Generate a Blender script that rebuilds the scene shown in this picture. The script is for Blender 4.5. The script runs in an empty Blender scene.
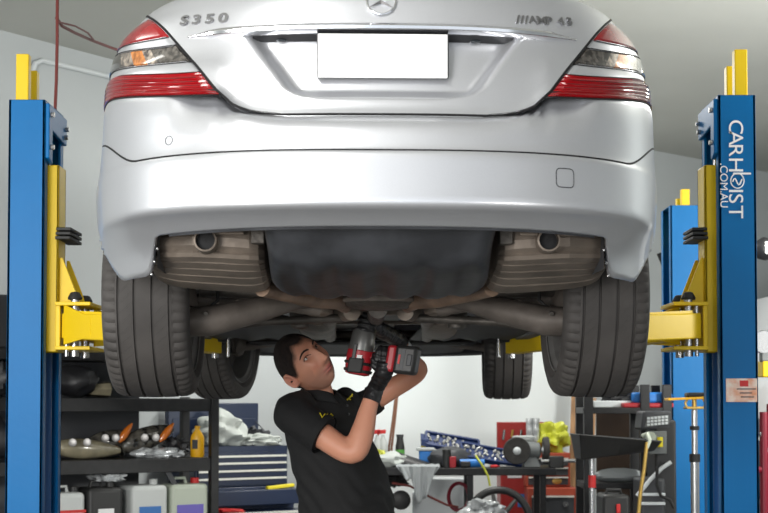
import bpy, bmesh, math, random
from mathutils import Vector, Matrix, noise
from math import sin, cos, pi, radians as R
random.seed(7)
scene = bpy.context.scene
col = scene.collection

# ---------- camera, world, exposure, lights ----------
F = 1457.0; PITCH = R(2.2); HOR = 403.0; CAMZ = 1.5
SH = (146.5 - F*math.tan(PITCH))/768.0
cd = bpy.data.cameras.new('camera'); cam = bpy.data.objects.new('camera', cd); col.objects.link(cam)
cd.sensor_width = 36.0; cd.lens = 36.0*F/768.0; cd.shift_y = SH; cd.clip_start = .1; cd.clip_end = 200
cam.location = (0, 0, CAMZ); cam.rotation_euler = (pi/2 + PITCH, 0, 0)
scene.camera = cam
cd.dof.use_dof = True; cd.dof.focus_distance = 5.2; cd.dof.aperture_fstop = 7.0
w = bpy.data.worlds.new('world'); scene.world = w; w.use_nodes = True
w.node_tree.nodes['Background'].inputs[0].default_value = (.86, .93, 1, 1)
w.node_tree.nodes['Background'].inputs[1].default_value = 1.0
vs = scene.view_settings
vs.view_transform = 'Standard'; vs.look = 'None'; vs.gamma = 1; vs.use_curve_mapping = False
vs.exposure = 0.0
def area(name, loc, target, sx, sy, power, colr=(1, 1, 1)):
    l = bpy.data.lights.new(name, 'AREA'); l.shape = 'RECTANGLE'; l.size = sx; l.size_y = sy; l.energy = power; l.color = colr
    o = bpy.data.objects.new(name, l); col.objects.link(o); o.location = loc
    o.rotation_euler = (Vector(target)-Vector(loc)).to_track_quat('-Z', 'Y').to_euler()
    return o
area('key_softbox_light', (-2.5, -.5, 2.25), (-.3, 4.3, 2.2), 1.8, 1.8, 185, (1, .98, .95))
area('rear_fill_light', (-1.6, -2.5, 2.0), (-.3, 5, 1.9), 3.2, 2.4, 60, (.92, .96, 1))  # added fill lamp at the open side behind the camera, no door built
area('low_left_fill_light', (-2.3, .6, 1.25), (-.2, 5.9, 1.6), 1.0, .7, 48, (1, .95, .88))  # added low fill, split off the key, for the face and lower posts
area('low_fill_light', (2.7, .2, 1.3), (1.0, 6.0, 1.5), 1.0, .7, 34, (1, .97, .92))
for nm, x, y, p in (('tube_light_rear', -.9, 1.6, 85), ('tube_light_right', 3.0, 6.2, 35), ('tube_light_left', -2.6, 5.0, 10), ('tube_light_back', .6, 10.6, 95), ('tube_light_back_right', 3.2, 9.6, 35)):
    area(nm, (x, y, 3.86), (x, y+.001, 0), .25, 1.6, p, (1, .99, .95))

area('bounce_light_right', (3.8, 6.0, 2.2), (3.2, 8.2, 3.95), .8, .8, 260, (1, 1, .95))
area('bounce_light_left', (-3.2, 3.0, 2.3), (-2.6, 6.5, 3.95), .8, .8, 60, (1, 1, .97))
def ray(px, py):
    xc = (px-384.0)/F; yc = (256.5-py)/F + SH*768.0/F
    return Vector((xc, cos(PITCH)-yc*sin(PITCH), sin(PITCH)+yc*cos(PITCH)))
def at(px, py, Y):
    d = ray(px, py); return Vector((0, 0, CAMZ)) + d*(Y/d.y)
def sc(Y): return Y/F*1.0      # metres per pixel at depth Y

# ---------- materials ----------
M = {}
def mat(name, c, rough=.5, metal=0., bump=0., bs=60., var=0., vs_=4., coat=0., emit=0., trans=0., alpha=1., stretch=None, spec=.5, ior=1.45, dark=None):
    m = bpy.data.materials.new(name); m.use_nodes = True; nt = m.node_tree; b = nt.nodes['Principled BSDF']
    b.inputs['Base Color'].default_value = (*c, 1); b.inputs['Roughness'].default_value = rough; b.inputs['Metallic'].default_value = metal
    b.inputs['Coat Weight'].default_value = coat; b.inputs['Coat Roughness'].default_value = .04
    b.inputs['Transmission Weight'].default_value = trans; b.inputs['Alpha'].default_value = alpha
    b.inputs['Specular IOR Level'].default_value = spec; b.inputs['IOR'].default_value = ior
    if emit: b.inputs['Emission Color'].default_value = (*c, 1); b.inputs['Emission Strength'].default_value = emit
    if var or bump:
        tc = nt.nodes.new('ShaderNodeTexCoord'); mp = nt.nodes.new('ShaderNodeMapping')
        nt.links.new(tc.outputs['Object'], mp.inputs[0])
        if stretch: mp.inputs['Scale'].default_value = stretch
    if var:
        n = nt.nodes.new('ShaderNodeTexNoise'); n.inputs['Scale'].default_value = vs_; n.inputs['Detail'].default_value = 6
        nt.links.new(mp.outputs[0], n.inputs['Vector'])
        rp = nt.nodes.new('ShaderNodeValToRGB'); d = dark or tuple(v*(1-var) for v in c)
        rp.color_ramp.elements[0].position = .35; rp.color_ramp.elements[1].position = .65
        rp.color_ramp.elements[0].color = (*d, 1); rp.color_ramp.elements[1].color = (*[min(1, v*(1+var*.4)) for v in c], 1)
        nt.links.new(n.outputs[0], rp.inputs[0]); nt.links.new(rp.outputs[0], b.inputs['Base Color'])
    if bump:
        n2 = nt.nodes.new('ShaderNodeTexNoise'); n2.inputs['Scale'].default_value = bs; n2.inputs['Detail'].default_value = 4
        nt.links.new(mp.outputs[0], n2.inputs['Vector'])
        bp = nt.nodes.new('ShaderNodeBump'); bp.inputs['Strength'].default_value = bump; bp.inputs['Distance'].default_value = .01
        nt.links.new(n2.outputs[0], bp.inputs['Height']); nt.links.new(bp.outputs[0], b.inputs['Normal'])
    M[name] = m; return m
mat('silver_paint', (.58, .59, .62), .36, .72, coat=.3, var=.02, vs_=300)
mat('chrome', (.85, .85, .87), .12, 1)
mat('badge_metal', (.30, .30, .31), .3, .9)
mat('white_plate', (.92, .92, .92), .35)
mat('black_plastic', (.018, .018, .02), .45, bump=.1, bs=80)
mat('gap_black', (.004, .004, .005), .7)
mat('dark_plastic', (.035, .037, .042), .42, var=.4, vs_=9, bump=.25, bs=14)
mat('pan_black', (.012, .011, .011), .6, var=.5, vs_=6, bump=.3, bs=25)
mat('dusty_steel', (.20, .165, .135), .55, .35, var=.35, vs_=7, bump=.2, bs=30)
mat('arm_steel', (.135, .115, .10), .6, .2, var=.4, vs_=8, bump=.2, bs=40)
mat('cast_metal', (.10, .09, .08), .5, .5, var=.4, vs_=12, bump=.4, bs=50)
mat('pipe_steel', (.25, .17, .12), .5, .4, var=.4, vs_=9)
mat('lens_smoked', (.10, .09, .08), .15, .3, coat=1, var=.7, vs_=70, dark=(.025, .022, .02))
mat('tyre_rubber', (.045, .043, .042), .72, var=.25, vs_=6, bump=.15, bs=120)
tm = mat('tread_rubber', (.055, .050, .047), .72, var=.25, vs_=6)
nt = tm.node_tree; L_ = nt.links.new
def mth(op, a, b=None, c=None):
    n = nt.nodes.new('ShaderNodeMath'); n.operation = op
    for i, v in enumerate((a, b, c)):
        if v is None: continue
        if hasattr(v, 'links'): L_(v, n.inputs[i])
        else: n.inputs[i].default_value = v
    return n.outputs[0]
at1 = nt.nodes.new('ShaderNodeAttribute'); at1.attribute_name = 'tread'; tcx = nt.nodes.new('ShaderNodeTexCoord'); sx_ = nt.nodes.new('ShaderNodeSeparateXYZ'); L_(tcx.outputs['Object'], sx_.inputs[0])
ph = mth('FRACT', mth('ADD', mth('MULTIPLY', at1.outputs['Fac'], 1/3.0), mth('MULTIPLY', sx_.outputs[0], 26.0)))
cut = mth('LESS_THAN', ph, .2)
absx = mth('ABSOLUTE', sx_.outputs[0]); band_ = mth('MULTIPLY', mth('GREATER_THAN', absx, .032), mth('LESS_THAN', absx, .083))
hgt = mth('SUBTRACT', 1.0, mth('MULTIPLY', cut, band_))
bpn = nt.nodes.new('ShaderNodeBump'); bpn.inputs['Strength'].default_value = .9; bpn.inputs['Distance'].default_value = .012; L_(hgt, bpn.inputs['Height']); L_(bpn.outputs[0], nt.nodes['Principled BSDF'].inputs['Normal'])
mat('rim_alloy', (.35, .34, .33), .4, .7, var=.3, vs_=6)
mat('lens_red', (.26, .003, .006), .15, coat=.4, var=.1, vs_=8)
mat('lens_dark_red', (.09, .002, .004), .12, coat=1)
mat('lens_clear', (.40, .34, .28), .15, .3, coat=1, var=.6, vs_=60, dark=(.06, .05, .05))
mat('lens_amber', (.55, .2, .05), .15, .2, coat=1, var=.5, vs_=60)
mat('lift_blue', (.001, .125, .345), .42, spec=.2, bump=.06, bs=25, var=.05, vs_=3)
mat('lift_blue_dark', (.004, .06, .2), .4)
mat('lift_yellow', (.69, .47, .010), .42, spec=.3, bump=.05, bs=30)
mat('steel', (.45, .45, .45), .25, .9)
mat('socket_steel', (.5, .5, .48), .4, .5, var=.5, vs_=40)
mat('rubber', (.015, .015, .015), .6)
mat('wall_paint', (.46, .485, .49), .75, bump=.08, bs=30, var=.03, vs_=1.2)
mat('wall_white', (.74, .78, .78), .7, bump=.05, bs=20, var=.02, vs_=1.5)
mat('ceiling_paint', (.50, .505, .47), .8, bump=.1, bs=15, var=.06, vs_=.8)
mat('floor_concrete', (.13, .13, .128), .6, var=.2, vs_=1.5, bump=.1, bs=40)
mat('black_steel', (.012, .012, .013), .45, .2, var=.3, vs_=20)
mat('white_paint', (.8, .8, .8), .4)
mat('red_paint', (.27, .015, .012), .4, coat=.2)
mat('orange_red', (.36, .06, .03), .42)
mat('chest_blue', (.006, .016, .05), .4, coat=.2)
mat('tray_blue', (.012, .03, .11), .45)
mat('bright_blue', (.02, .18, .55), .4)
mat('strip', (.75, .74, .68), .35, .3)
mat('skin', (.62, .30, .20), .5, var=.12, vs_=25, bump=.06, bs=150)
mat('shirt', (.006, .006, .0065), .85, bump=.25, bs=14)
mat('trousers', (.015, .016, .02), .85, bump=.2, bs=20)
mat('glove', (.010, .010, .011), .42, bump=.5, bs=45)
mat('hair', (.022, .012, .009), .75, bump=.9, bs=260, var=.5, vs_=90)
mat('logo_yellow', (.75, .62, .02), .5)
mat('tool_red', (.36, .012, .02), .4)
mat('tool_grey', (.16, .16, .155), .35, .6)
mat('tool_black', (.02, .02, .02), .45)
mat('cable_red', (.16, .03, .025), .5)
mat('cable_brown', (.22, .10, .06), .6)
mat('pvc_grey', (.62, .65, .66), .5)
mat('yellow_plastic', (.80, .42, .01), .35)
mat('hivis', (.50, .52, .04), .4, bump=.5, bs=20)
mat('white_plastic', (.48, .50, .49), .4, bump=.1, bs=10)
mat('green_white_plastic', (.42, .46, .38), .4)
mat('cloth_white', (.52, .55, .52), .8, bump=.5, bs=14)
mat('cloth_grey', (.35, .37, .38), .85, bump=.6, bs=18)
mat('lamp_glass', (.13, .12, .10), .15, .2, coat=1, var=.7, vs_=22, dark=(.02, .02, .02))
mat('lens_old', (.26, .23, .155), .25, coat=.6, var=.35, vs_=9)
mat('orange_lens', (.65, .17, .02), .2, coat=1)
mat('clear_plastic', (.55, .57, .58), .12, .2, bump=.8, bs=18, var=.6, vs_=18)
mat('wood', (.36, .20, .095), .65, var=.35, vs_=5, stretch=(8, 8, 1), bump=.1)
mat('wood_dark', (.07, .037, .018), .7, var=.4, vs_=5, stretch=(4, 4, 1))
mat('plywood', (.05, .028, .016), .75, var=.4, vs_=3)
mat('brass', (.55, .36, .10), .35, .8)
mat('grey_plastic', (.14, .15, .15), .5)
mat('dark_grey', (.045, .047, .052), .5)
mat('label_blue', (.03, .14, .4), .4)
mat('label_purple', (.13, .10, .42), .4)
mat('label_white', (.75, .75, .75), .5)
mat('label_peach', (.70, .62, .56), .5, var=.3, vs_=22, dark=(.70, .30, .17))
mat('label_red', (.55, .02, .02), .5)
mat('green', (.10, .35, .06), .5)
mat('eye_white', (.6, .56, .52), .15)
mat('iris', (.03, .015, .01), .1)
mat('lid_skin', (.36, .17, .12), .5)
mat('lip', (.36, .13, .11), .45)
mat('glass', (.02, .025, .03), .05, coat=1)
mat('white_car', (.70, .71, .72), .3, coat=1)
mat('maroon', (.18, .006, .02), .35)
mat('grinding_wheel', (.04, .037, .035), .8, var=.3, vs_=30)

# ---------- builders ----------
class MB:
    def __init__(s): s.v = []; s.f = []; s.m = []; s.cur = 0
    def add(s, vs, fs):
        o = len(s.v); s.v += [Vector(p) for p in vs]; s.f += [tuple(i+o for i in f) for f in fs]; s.m += [s.cur]*len(fs); return s
    def box(s, a, b, rot=None, piv=None):
        x0, y0, z0 = a; x1, y1, z1 = b
        vs = [Vector(p) for p in ((x0,y0,z0),(x1,y0,z0),(x1,y1,z0),(x0,y1,z0),(x0,y0,z1),(x1,y0,z1),(x1,y1,z1),(x0,y1,z1))]
        if rot is not None:
            c = Vector(piv) if piv is not None else (vs[0]+vs[6])/2
            vs = [c+rot@(p-c) for p in vs]
        return s.add(vs, [(0,3,2,1),(4,5,6,7),(0,1,5,4),(1,2,6,5),(2,3,7,6),(3,0,4,7)])
    def obox(s, c, u, v, wv):     # centre and half axes
        c = Vector(c); u = Vector(u); v = Vector(v); wv = Vector(wv)
        vs = [c-u-v-wv, c+u-v-wv, c+u+v-wv, c-u+v-wv, c-u-v+wv, c+u-v+wv, c+u+v+wv, c-u+v+wv]
        return s.add(vs, [(0,3,2,1),(4,5,6,7),(0,1,5,4),(1,2,6,5),(2,3,7,6),(3,0,4,7)])
    def grid(s, pts, closeu=False, closev=False):   # pts[i][j]
        n = len(pts); m = len(pts[0]); vs = [p for r in pts for p in r]; fs = []
        for i in range(n if closeu else n-1):
            for j in range(m if closev else m-1):
                fs.append((i*m+j, ((i+1)%n)*m+j, ((i+1)%n)*m+(j+1)%m, i*m+(j+1)%m))
        return s.add(vs, fs)
    def rings(s, rings, cap=True):
        n = len(rings[0]); o = len(s.v); s.grid(rings, closev=True)
        if cap:
            s.f.append(tuple(reversed([o+j for j in range(n)]))); s.m.append(s.cur)
            e = o+(len(rings)-1)*n; s.f.append(tuple(e+j for j in range(n))); s.m.append(s.cur)
        return s
    def tube(s, path, r, n=10, sq=1., cap=True, up=None):
        P = [Vector(p) for p in path]; k = len(P)
        rr = r if isinstance(r, (list, tuple)) else [r]*k
        rg = []; pu = None
        for i, p in enumerate(P):
            t = (P[min(i+1, k-1)]-P[max(i-1, 0)]).normalized()
            if pu is None:
                a = Vector(up) if up is not None else (Vector((0, 0, 1)) if abs(t.z) < .9 else Vector((1, 0, 0)))
            else: a = pu
            u = (a-t*a.dot(t)).normalized(); pu = u; v = t.cross(u)
            rg.append([p+u*rr[i]*cos(2*pi*j/n)+v*rr[i]*sq*sin(2*pi*j/n) for j in range(n)])
        return s.rings(rg, cap)
    def cyl(s, a, b, r, n=20): return s.tube([a, b], r, n)
    def lathe(s, prof, c=(0, 0, 0), axis='z', n=32, cap=True):   # prof [(r, h)]
        c = Vector(c); rg = []
        for r, h in prof:
            ring = []
            for j in range(n):
                a = 2*pi*j/n
                q = {'z': (r*cos(a), r*sin(a), h), 'x': (h, r*cos(a), r*sin(a)), 'y': (r*sin(a), h, r*cos(a))}[axis]
                ring.append(c+Vector(q))
            rg.append(ring)
        return s.rings(rg, cap)
    def prism(s, poly, d):        # planar polygon extruded by vector d
        n = len(poly); d = Vector(d); vs = [Vector(p) for p in poly]; vs += [p+d for p in vs]
        fs = [tuple(reversed(range(n))), tuple(range(n, 2*n))]+[(i, (i+1) % n, n+(i+1) % n, n+i) for i in range(n)]
        return s.add(vs, fs)
    def blob(s, c, r, nz=.0, fq=3., n=24, m=16, seed=0, flat=None):
        c = Vector(c); rg = []
        for i in range(m+1):
            a = -pi/2+pi*i/m; ring = []
            for j in range(n):
                b = 2*pi*j/n; d = Vector((cos(a)*cos(b), cos(a)*sin(b), sin(a)))
                k = 1+nz*noise.noise(d*fq+Vector((seed, seed*.7, 0)))*2
                q = Vector((d.x*r[0]*k, d.y*r[1]*k, d.z*r[2]*k))
                if flat is not None: q.z = max(q.z, flat)
                ring.append(c+q)
            rg.append(ring)
        return s.grid(rg, closev=True)
def shade(me, smooth=True, ang=35):
    if smooth:
        for p in me.polygons: p.use_smooth = True
        try: me.set_sharp_from_angle(angle=R(ang))
        except Exception: pass
def part(name, mb, mt, parent=None, bevel=0., smooth=True, local=False, ang=35, extra=None, subsurf=0, bseg=2):
    me = bpy.data.meshes.new(name); me.from_pydata([tuple(p) for p in mb.v], [], mb.f); 
    mts = mt if isinstance(mt, (list, tuple)) else [mt]
    for q in mts: me.materials.append(M[q])
    for i, p in enumerate(me.polygons): p.material_index = min(mb.m[i], len(mts)-1)
    bm = bmesh.new(); bm.from_mesh(me); bmesh.ops.recalc_face_normals(bm, faces=bm.faces); bm.to_mesh(me); bm.free()
    o = bpy.data.objects.new(name, me); col.objects.link(o)
    if parent is not None:
        o.parent = parent
        if not local: me.transform(wm(parent).inverted())
    shade(me, smooth, ang)
    if bevel:
        b = o.modifiers.new('b', 'BEVEL'); b.width = bevel; b.segments = bseg; b.limit_method = 'ANGLE'; b.angle_limit = R(40)
    if subsurf:
        b = o.modifiers.new('s', 'SUBSURF'); b.levels = subsurf; b.render_levels = subsurf
    return o
def wm(o):
    m = o.matrix_basis.copy()
    while o.parent: o = o.parent; m = o.matrix_basis @ m
    return m
def tag(o, label, cat, group=None, kind=None):
    o['label'] = label; o['category'] = cat
    if group: o['group'] = group
    if kind: o['kind'] = kind
    return o
def thing(name, label, cat, loc=(0, 0, 0), rz=0., group=None):
    o = bpy.data.objects.new(name, None); col.objects.link(o); o.empty_display_size = .1
    o.location = loc; o.rotation_euler = (0, 0, rz); return tag(o, label, cat, group)
def solo(name, mb, mt, label, cat, group=None, kind=None, **k):       # a thing that is one mesh, origin at its base
    xs = [p.x for p in mb.v]; ys = [p.y for p in mb.v]; zs = [p.z for p in mb.v]
    b = Vector(((min(xs)+max(xs))/2, (min(ys)+max(ys))/2, min(zs)))
    mb.v = [p-b for p in mb.v]
    o = part(name, mb, mt, None, **k); o.location = b; return tag(o, label, cat, group, kind)
def struct(name, mb, mt, **k):
    o = part(name, mb, mt, None, **k); o['kind'] = 'structure'; return o
def text(name, body, loc, rot, size, mt, parent, ext=.001, local=False, sx=1., align='CENTER', bold=0.):
    cu = bpy.data.curves.new(name, 'FONT'); cu.body = body; cu.size = size; cu.extrude = ext; cu.align_x = align; cu.align_y = 'CENTER'; cu.offset = bold
    to = bpy.data.objects.new(name, cu); col.objects.link(to)
    dg = bpy.context.evaluated_depsgraph_get(); me = bpy.data.meshes.new_from_object(to.evaluated_get(dg))
    col.objects.unlink(to); bpy.data.objects.remove(to)
    me.materials.clear(); me.materials.append(M[mt])
    mx = Matrix.Translation(Vector(loc)) @ rot.to_4x4() @ Matrix.Diagonal((sx, 1, 1, 1))
    me.transform(mx)
    o = bpy.data.objects.new(name, me); col.objects.link(o)
    if parent is not None:
        o.parent = parent
        if not local: me.transform(wm(parent).inverted())
    return o

# ---------- room ----------
def wall(name, a, b, mt='wall_paint', h=3.95, t=.12):
    a = Vector(a); b = Vector(b); d = (b-a).normalized(); n = Vector((-d.y, d.x))*t     # thickness to the left of a->b
    mb = MB(); mb.prism([(a.x, a.y, 0), (b.x, b.y, 0), (b.x+n.x, b.y+n.y, 0), (a.x+n.x, a.y+n.y, 0)], (0, 0, h))
    return struct(name, mb, mt, smooth=False)
mb = MB().box((-6.2, -4.2, -.1), (7.2, 18.2, 0)); struct('floor', mb, 'floor_concrete', smooth=False)
mb = MB().box((-6.2, -4.2, 3.95), (7.2, 18.2, 4.05)); struct('ceiling', mb, 'ceiling_paint', smooth=False)
P0 = (-4.5, 6.66); P1 = (-.62, 12.2); P2 = (1.73, 13.25); P3 = (5.4, 16.6)
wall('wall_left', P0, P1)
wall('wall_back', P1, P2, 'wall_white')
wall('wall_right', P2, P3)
wall('wall_side_left', (-4.5, -4), P0)
wall('wall_side_right', P3, (5.4, -4))
# ---------- the car on the lift ----------
CY = R(1.73)
car = thing('car', 'silver sedan raised on the blue and yellow lift, seen from behind and below', 'car', (-.031, 5.06, 1.52), CY)
CM = car.matrix_basis.copy() if False else Matrix.Translation((-.031, 5.06, 1.52)) @ Matrix.Rotation(CY, 4, 'Z')
CI = CM.inverted()
def wm(o):
    m = Matrix.Translation(o.location) @ o.rotation_euler.to_matrix().to_4x4()
    return m if not o.parent else wm(o.parent) @ m
def cp(px, py, yl):            # car-local point seen at a pixel, at car-local depth yl
    o = CI @ Vector((0, 0, CAMZ)); d = (CI.to_3x3() @ ray(px, py)); return o+d*((yl-o.y)/d.y)
def interp(tab, z):
    if z <= tab[0][0]: return tab[0][1]
    for (a, p), (b, q) in zip(tab, tab[1:]):
        if z <= b:
            t = (z-a)/(b-a); return p+(q-p)*t
    return tab[-1][1]
def smooth_tab(tab, k=.012):
    def f(z): return sum(interp(tab, z+k*d)*w_ for d, w_ in ((-1, .25), (0, .5), (1, .25)))
    return f
def sst(a, b, x):
    t = max(0, min(1, (x-a)/(b-a))); return t*t*(3-2*t)
Wt = smooth_tab([(.30, .82), (.38, .83), (.46, .845), (.54, .862), (.64, .868), (.75, .868), (.85, .868), (.95, .866), (1.02, .862), (1.06, .852), (1.10, .835), (1.13, .805), (1.155, .79), (1.175, .77), (1.20, .73), (1.22, .66)])
Yt = smooth_tab([(.30, -.93), (.42, -.985), (.45, -1.02), (.485, -1.070), (.502, -1.100), (.512, -1.126), (.525, -1.130), (.55, -1.127), (.60, -1.123), (.660, -1.119), (.676, -1.108), (.73, -1.100), (.755, -1.086), (.775, -1.052), (.80, -1.04), (.90, -1.02), (1.0, -.995), (1.05, -.985), (1.12, -.97), (1.15, -.96), (1.175, -.945), (1.20, -.915), (1.22, -.86)], .006)
NE = 2.75; LE = .80
def lift(x): return interp([(.28, 0), (.345, .008), (.385, .02), (.418, .04), (.462, .082), (.60, .098), (.8, .125)], abs(x))
def lbump(z0): return sst(.664, .735, z0)*(1-sst(.80, 1.0, z0))
def z0of(x, z):
    L = lift(x)
    if L == 0: return z
    lo, hi = z-L, z
    for _ in range(18):
        m_ = (lo+hi)/2
        if m_+L*lbump(m_) > z: hi = m_
        else: lo = m_
    return (lo+hi)/2
def Sy(x, z):
    W = Wt(z); q = min(.9999, abs(x)/W)
    return Yt(z0of(x, z))+LE*(1-(1-q**NE)**(1/NE))
def Sn(x, z, e=.004):          # outward normal of the rear shell
    a = Vector((2*e, Sy(x+e, z)-Sy(x-e, z), 0)); b = Vector((0, Sy(x, z+e)-Sy(x, z-e), 2*e))
    n = a.cross(b).normalized(); return n if n.y < 0 else -n
def hit(px, py):
    o = CI @ Vector((0, 0, CAMZ)); d = CI.to_3x3() @ ray(px, py); y = -1.3
    while y < .1:
        p = o+d*((y-o.y)/d.y)
        if abs(p.x) < Wt(p.z)*.999 and y >= Sy(p.x, p.z): return p
        y += .004
    return p
ARCHZ = .42; ARCHR = .385
def zbot(x, y):                # lower edge of the shell
    a = abs(x)
    zb = .468 - .008*(a/.66)**2 if a < .655 else .46-.105*sst(.655, .72, a)
    if y > -.75: zb += .10*sst(-.72, -.45, y)
    if y > -.3: zb = .455-.15*sst(.1, .5, y)
    return zb
def shellpoint(W, yb, k):      # k: column key (kind, value)
    t, v = k
    if t == 0:
        return Vector((W*sin(v)**(2/NE) if v > 0 else 0, yb+LE*(1-max(0, cos(v))**(2/NE)), 0))
    if t == 1: return Vector((W, v, 0))
    return Vector((W*cos(v)**(2/2.4) if v < pi/2-1e-6 else 0, 2.75+1.13*sin(v)**(2/2.4), 0))
cols = [(0, (pi/2)*((i/46)**1.0)) for i in range(46)]
y0 = -.22; cols += [(1, y0+i*.035) for i in range(int((2.75-y0)/.035))]
cols += [(2, (pi/2)*i/26) for i in range(27)]
zrows = [0, .14, .28, .42, .56, .7, .85, 1.]           # fractions up to .53, then real heights
zr = [.495, .50, .506, .512, .52, .53, .545, .565, .59, .615, .64, .653, .659, .663, .667, .671, .678, .69, .71, .73, .745, .755, .762, .768, .774, .780, .79, .80, .825, .85, .875, .90, .925, .95, .975, 1.0, 1.02, 1.04, 1.055, 1.07, 1.085, 1.10, 1.112, 1.123, 1.133, 1.143, 1.152, 1.16, 1.167, 1.174, 1.182, 1.19, 1.20, 1.21, 1.218]
def frontdrop(y, z): return -(.16*sst(2.0, 3.9, y))*sst(.6, 1.1, z)
def build_shell():
    halves = []
    for k in cols:
        colp = []
        W = Wt(.5); q = shellpoint(W, Yt(.5), k)
        zb = zbot(q.x, q.y)
        if k[0] == 0 and q.y > -.3: zb = zbot(1, -.31)
        for fr in zrows: colp.append(zb+(.490-zb)*fr)
        colp += zr
        pts = []
        for z in colp:
            q0 = shellpoint(Wt(z), Yt(z), k); L = lift(q0.x)*lbump(z); z1 = z+L if k[0] == 0 else z+.125*lbump(z)
            p = shellpoint(Wt(z1), Yt(z), k); z = z1; p.z = z
            if p.y > -.75 and z < .85:      # wheel-arch flare
                for cy in (0, 3.035):
                    p.x += .062*math.exp(-(max(0, abs(p.y-cy)-.2)/.26)**2)*sst(.86, .62, z)*sst(0, .5, p.x)
            if k[0] == 0 and .779 < z < 1.15:   # room for the boot-lid recess behind
                p.y += .055*sst(.62, .5, abs(p.x))*sst(.779, .795, z)*sst(1.13, 1.08, z)
            p.z += frontdrop(p.y, z)
            pts.append(p)
        halves.append(pts)
    return halves
H = build_shell()
full = [[Vector((-p.x, p.y, p.z)) for p in c] for c in H[::-1][:-1]]+H
# ring order: left front ... rear centre ... right front
mbs = {'bumper': MB(), 'body': MB()}
n = len(full); m = len(full[0]); nb = len(zrows)+zr.index(.774)
def archy(p):
    for cy in (0, 3.035):
        d = math.hypot(p.y-cy, p.z-ARCHZ)
        if d < ARCHR*1.5 and abs(p.x) > .5: return cy, d
    return None
arch_in = {}
for i in range(n):
    for j in range(m):
        a = archy(full[i][j])
        if a:
            cy, d = a
            if ARCHR-.022 < d < ARCHR+.022:
                k = ARCHR/d; p = full[i][j]; p.y = cy+(p.y-cy)*k; p.z = ARCHZ+(p.z-ARCHZ)*k
            elif d <= ARCHR-.02: arch_in[(i, j)] = 1
for key in mbs:
    mb = mbs[key]; idx = {}
    for i in range(n-1):
        for j in range(m-1):
            q = [(i, j), (i+1, j), (i+1, j+1), (i, j+1)]
            if any(t in arch_in for t in q): continue
            c = full[i][j]; isb = j < nb and c.y < -.2
            if (key == 'bumper') != isb: continue
            ids = []
            for t in q:
                if t not in idx: idx[t] = len(mb.v); mb.v.append(full[t[0]][t[1]].copy())
                ids.append(idx[t])
            mb.f.append(tuple(ids)); mb.m.append(0)
def solid(o, t, off=-1):
    s = o.modifiers.new('t', 'SOLIDIFY'); s.thickness = t; s.offset = off; return o
def fixn(o):    # normals point away from the car's middle
    me = o.data; c = sum((p.normal.dot(p.center-Vector((0, 1.3 if len(me.polygons) > 6000 else .2, .8))) for p in me.polygons))
    if c < 0: me.flip_normals()
bu = part('bumper', mbs['bumper'], 'silver_paint', car, local=True, ang=60); fixn(bu); solid(bu, .014)
bo = part('body_shell', mbs['body'], 'silver_paint', car, local=True, ang=60); fixn(bo); solid(bo, .008)
# deck, cabin and roof
mb = MB(); top = [c[-1] for c in H]
rows = [[Vector((-p.x, p.y, p.z)), Vector((p.x, p.y, p.z))] for p in top]
rows = [[a+(b-a)*k/8+Vector((0, 0, .02*(1-(2*k/8-1)**2))) for k in range(9)] for a, b in rows]
mb.grid(rows); o = part('deck_panel', mb, 'silver_paint', car, local=True)
mb = MB()
cab = [(-.35, .62, 1.21), (.25, .60, 1.47), (.7, .58, 1.56), (1.3, .57, 1.585), (1.8, .57, 1.55), (2.5, .64, 1.12)]
mb.grid([[Vector((xx*wd*1.0, y, z-.02*abs(xx)**3)) for xx in [i/6 for i in range(-6, 7)]] for y, wd, z in cab]); part('roof', mb, 'silver_paint', car, local=True)
mb = MB()
for s in (-1, 1):
    mb.grid([[Vector((s*wd, y, z-.02)), Vector((s*.80, y, 1.12))] for y, wd, z in cab])
    mb.grid([[Vector((s*.80, y, 1.12)), Vector((s*.86, y, 1.02))] for y, wd, z in cab])
part('side_window', mb, 'glass', car, local=True)

# ---- boot lid, a patch lying just proud of the shell with the plate recess ----
hwt = [(.782, .30), (.787, .345), (.796, .385), (.81, .418), (.852, .462), (.93, .52), (1.0, .575), (1.07, .63), (1.138, .69), (1.165, .712), (1.19, .71), (1.22, .64)]
def hw(z): return interp(hwt, z)
REC = .040
def inrec(x, z):
    # half width of the recess at this height
    h = interp([(.825, .16), (.84, .235), (.86, .265), (.93, .315), (1.0, .365), (1.025, .385)], z)
    a = sst(h+.018, h-.030, abs(x)); b = sst(.822, .858, z)*sst(1.030, 1.022, z)
    return a*b
lz = [.782, .784, .786, .789, .793, .80, .81, .82, .826, .832, .838, .844, .85, .856, .862, .875, .89, .905, .92, .935, .95, .965, .98, .99, 1.0, 1.01, 1.018, 1.0215, 1.024, 1.0265, 1.029, 1.032, 1.04, 1.05, 1.06, 1.075, 1.09, 1.105, 1.12, 1.13, 1.14, 1.15, 1.16, 1.168, 1.174, 1.182, 1.19, 1.20, 1.21, 1.217]
def lidpt(x, z, off=.006):
    W = Wt(z); x = max(-W*.985, min(W*.985, x))
    return Vector((x, Sy(x, z)-off+REC*inrec(x, z), z))
mb = MB(); NX = 120
mb.grid([[lidpt(hw(z)*(2*i/NX-1), z) for i in range(NX+1)] for z in lz])
# turned-in rim
ed = [lidpt(-hw(z), z) for z in lz]; er = [lidpt(hw(z), z) for z in lz]; eb = [lidpt(hw(lz[0])*(2*i/NX-1), lz[0]) for i in range(NX+1)]
for e in (ed, er, eb): mb.grid([e, [p+Vector((0, .02, 0)) for p in e]])
lid = part('boot_lid', mb, 'silver_paint', car, local=True, ang=50)
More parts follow.
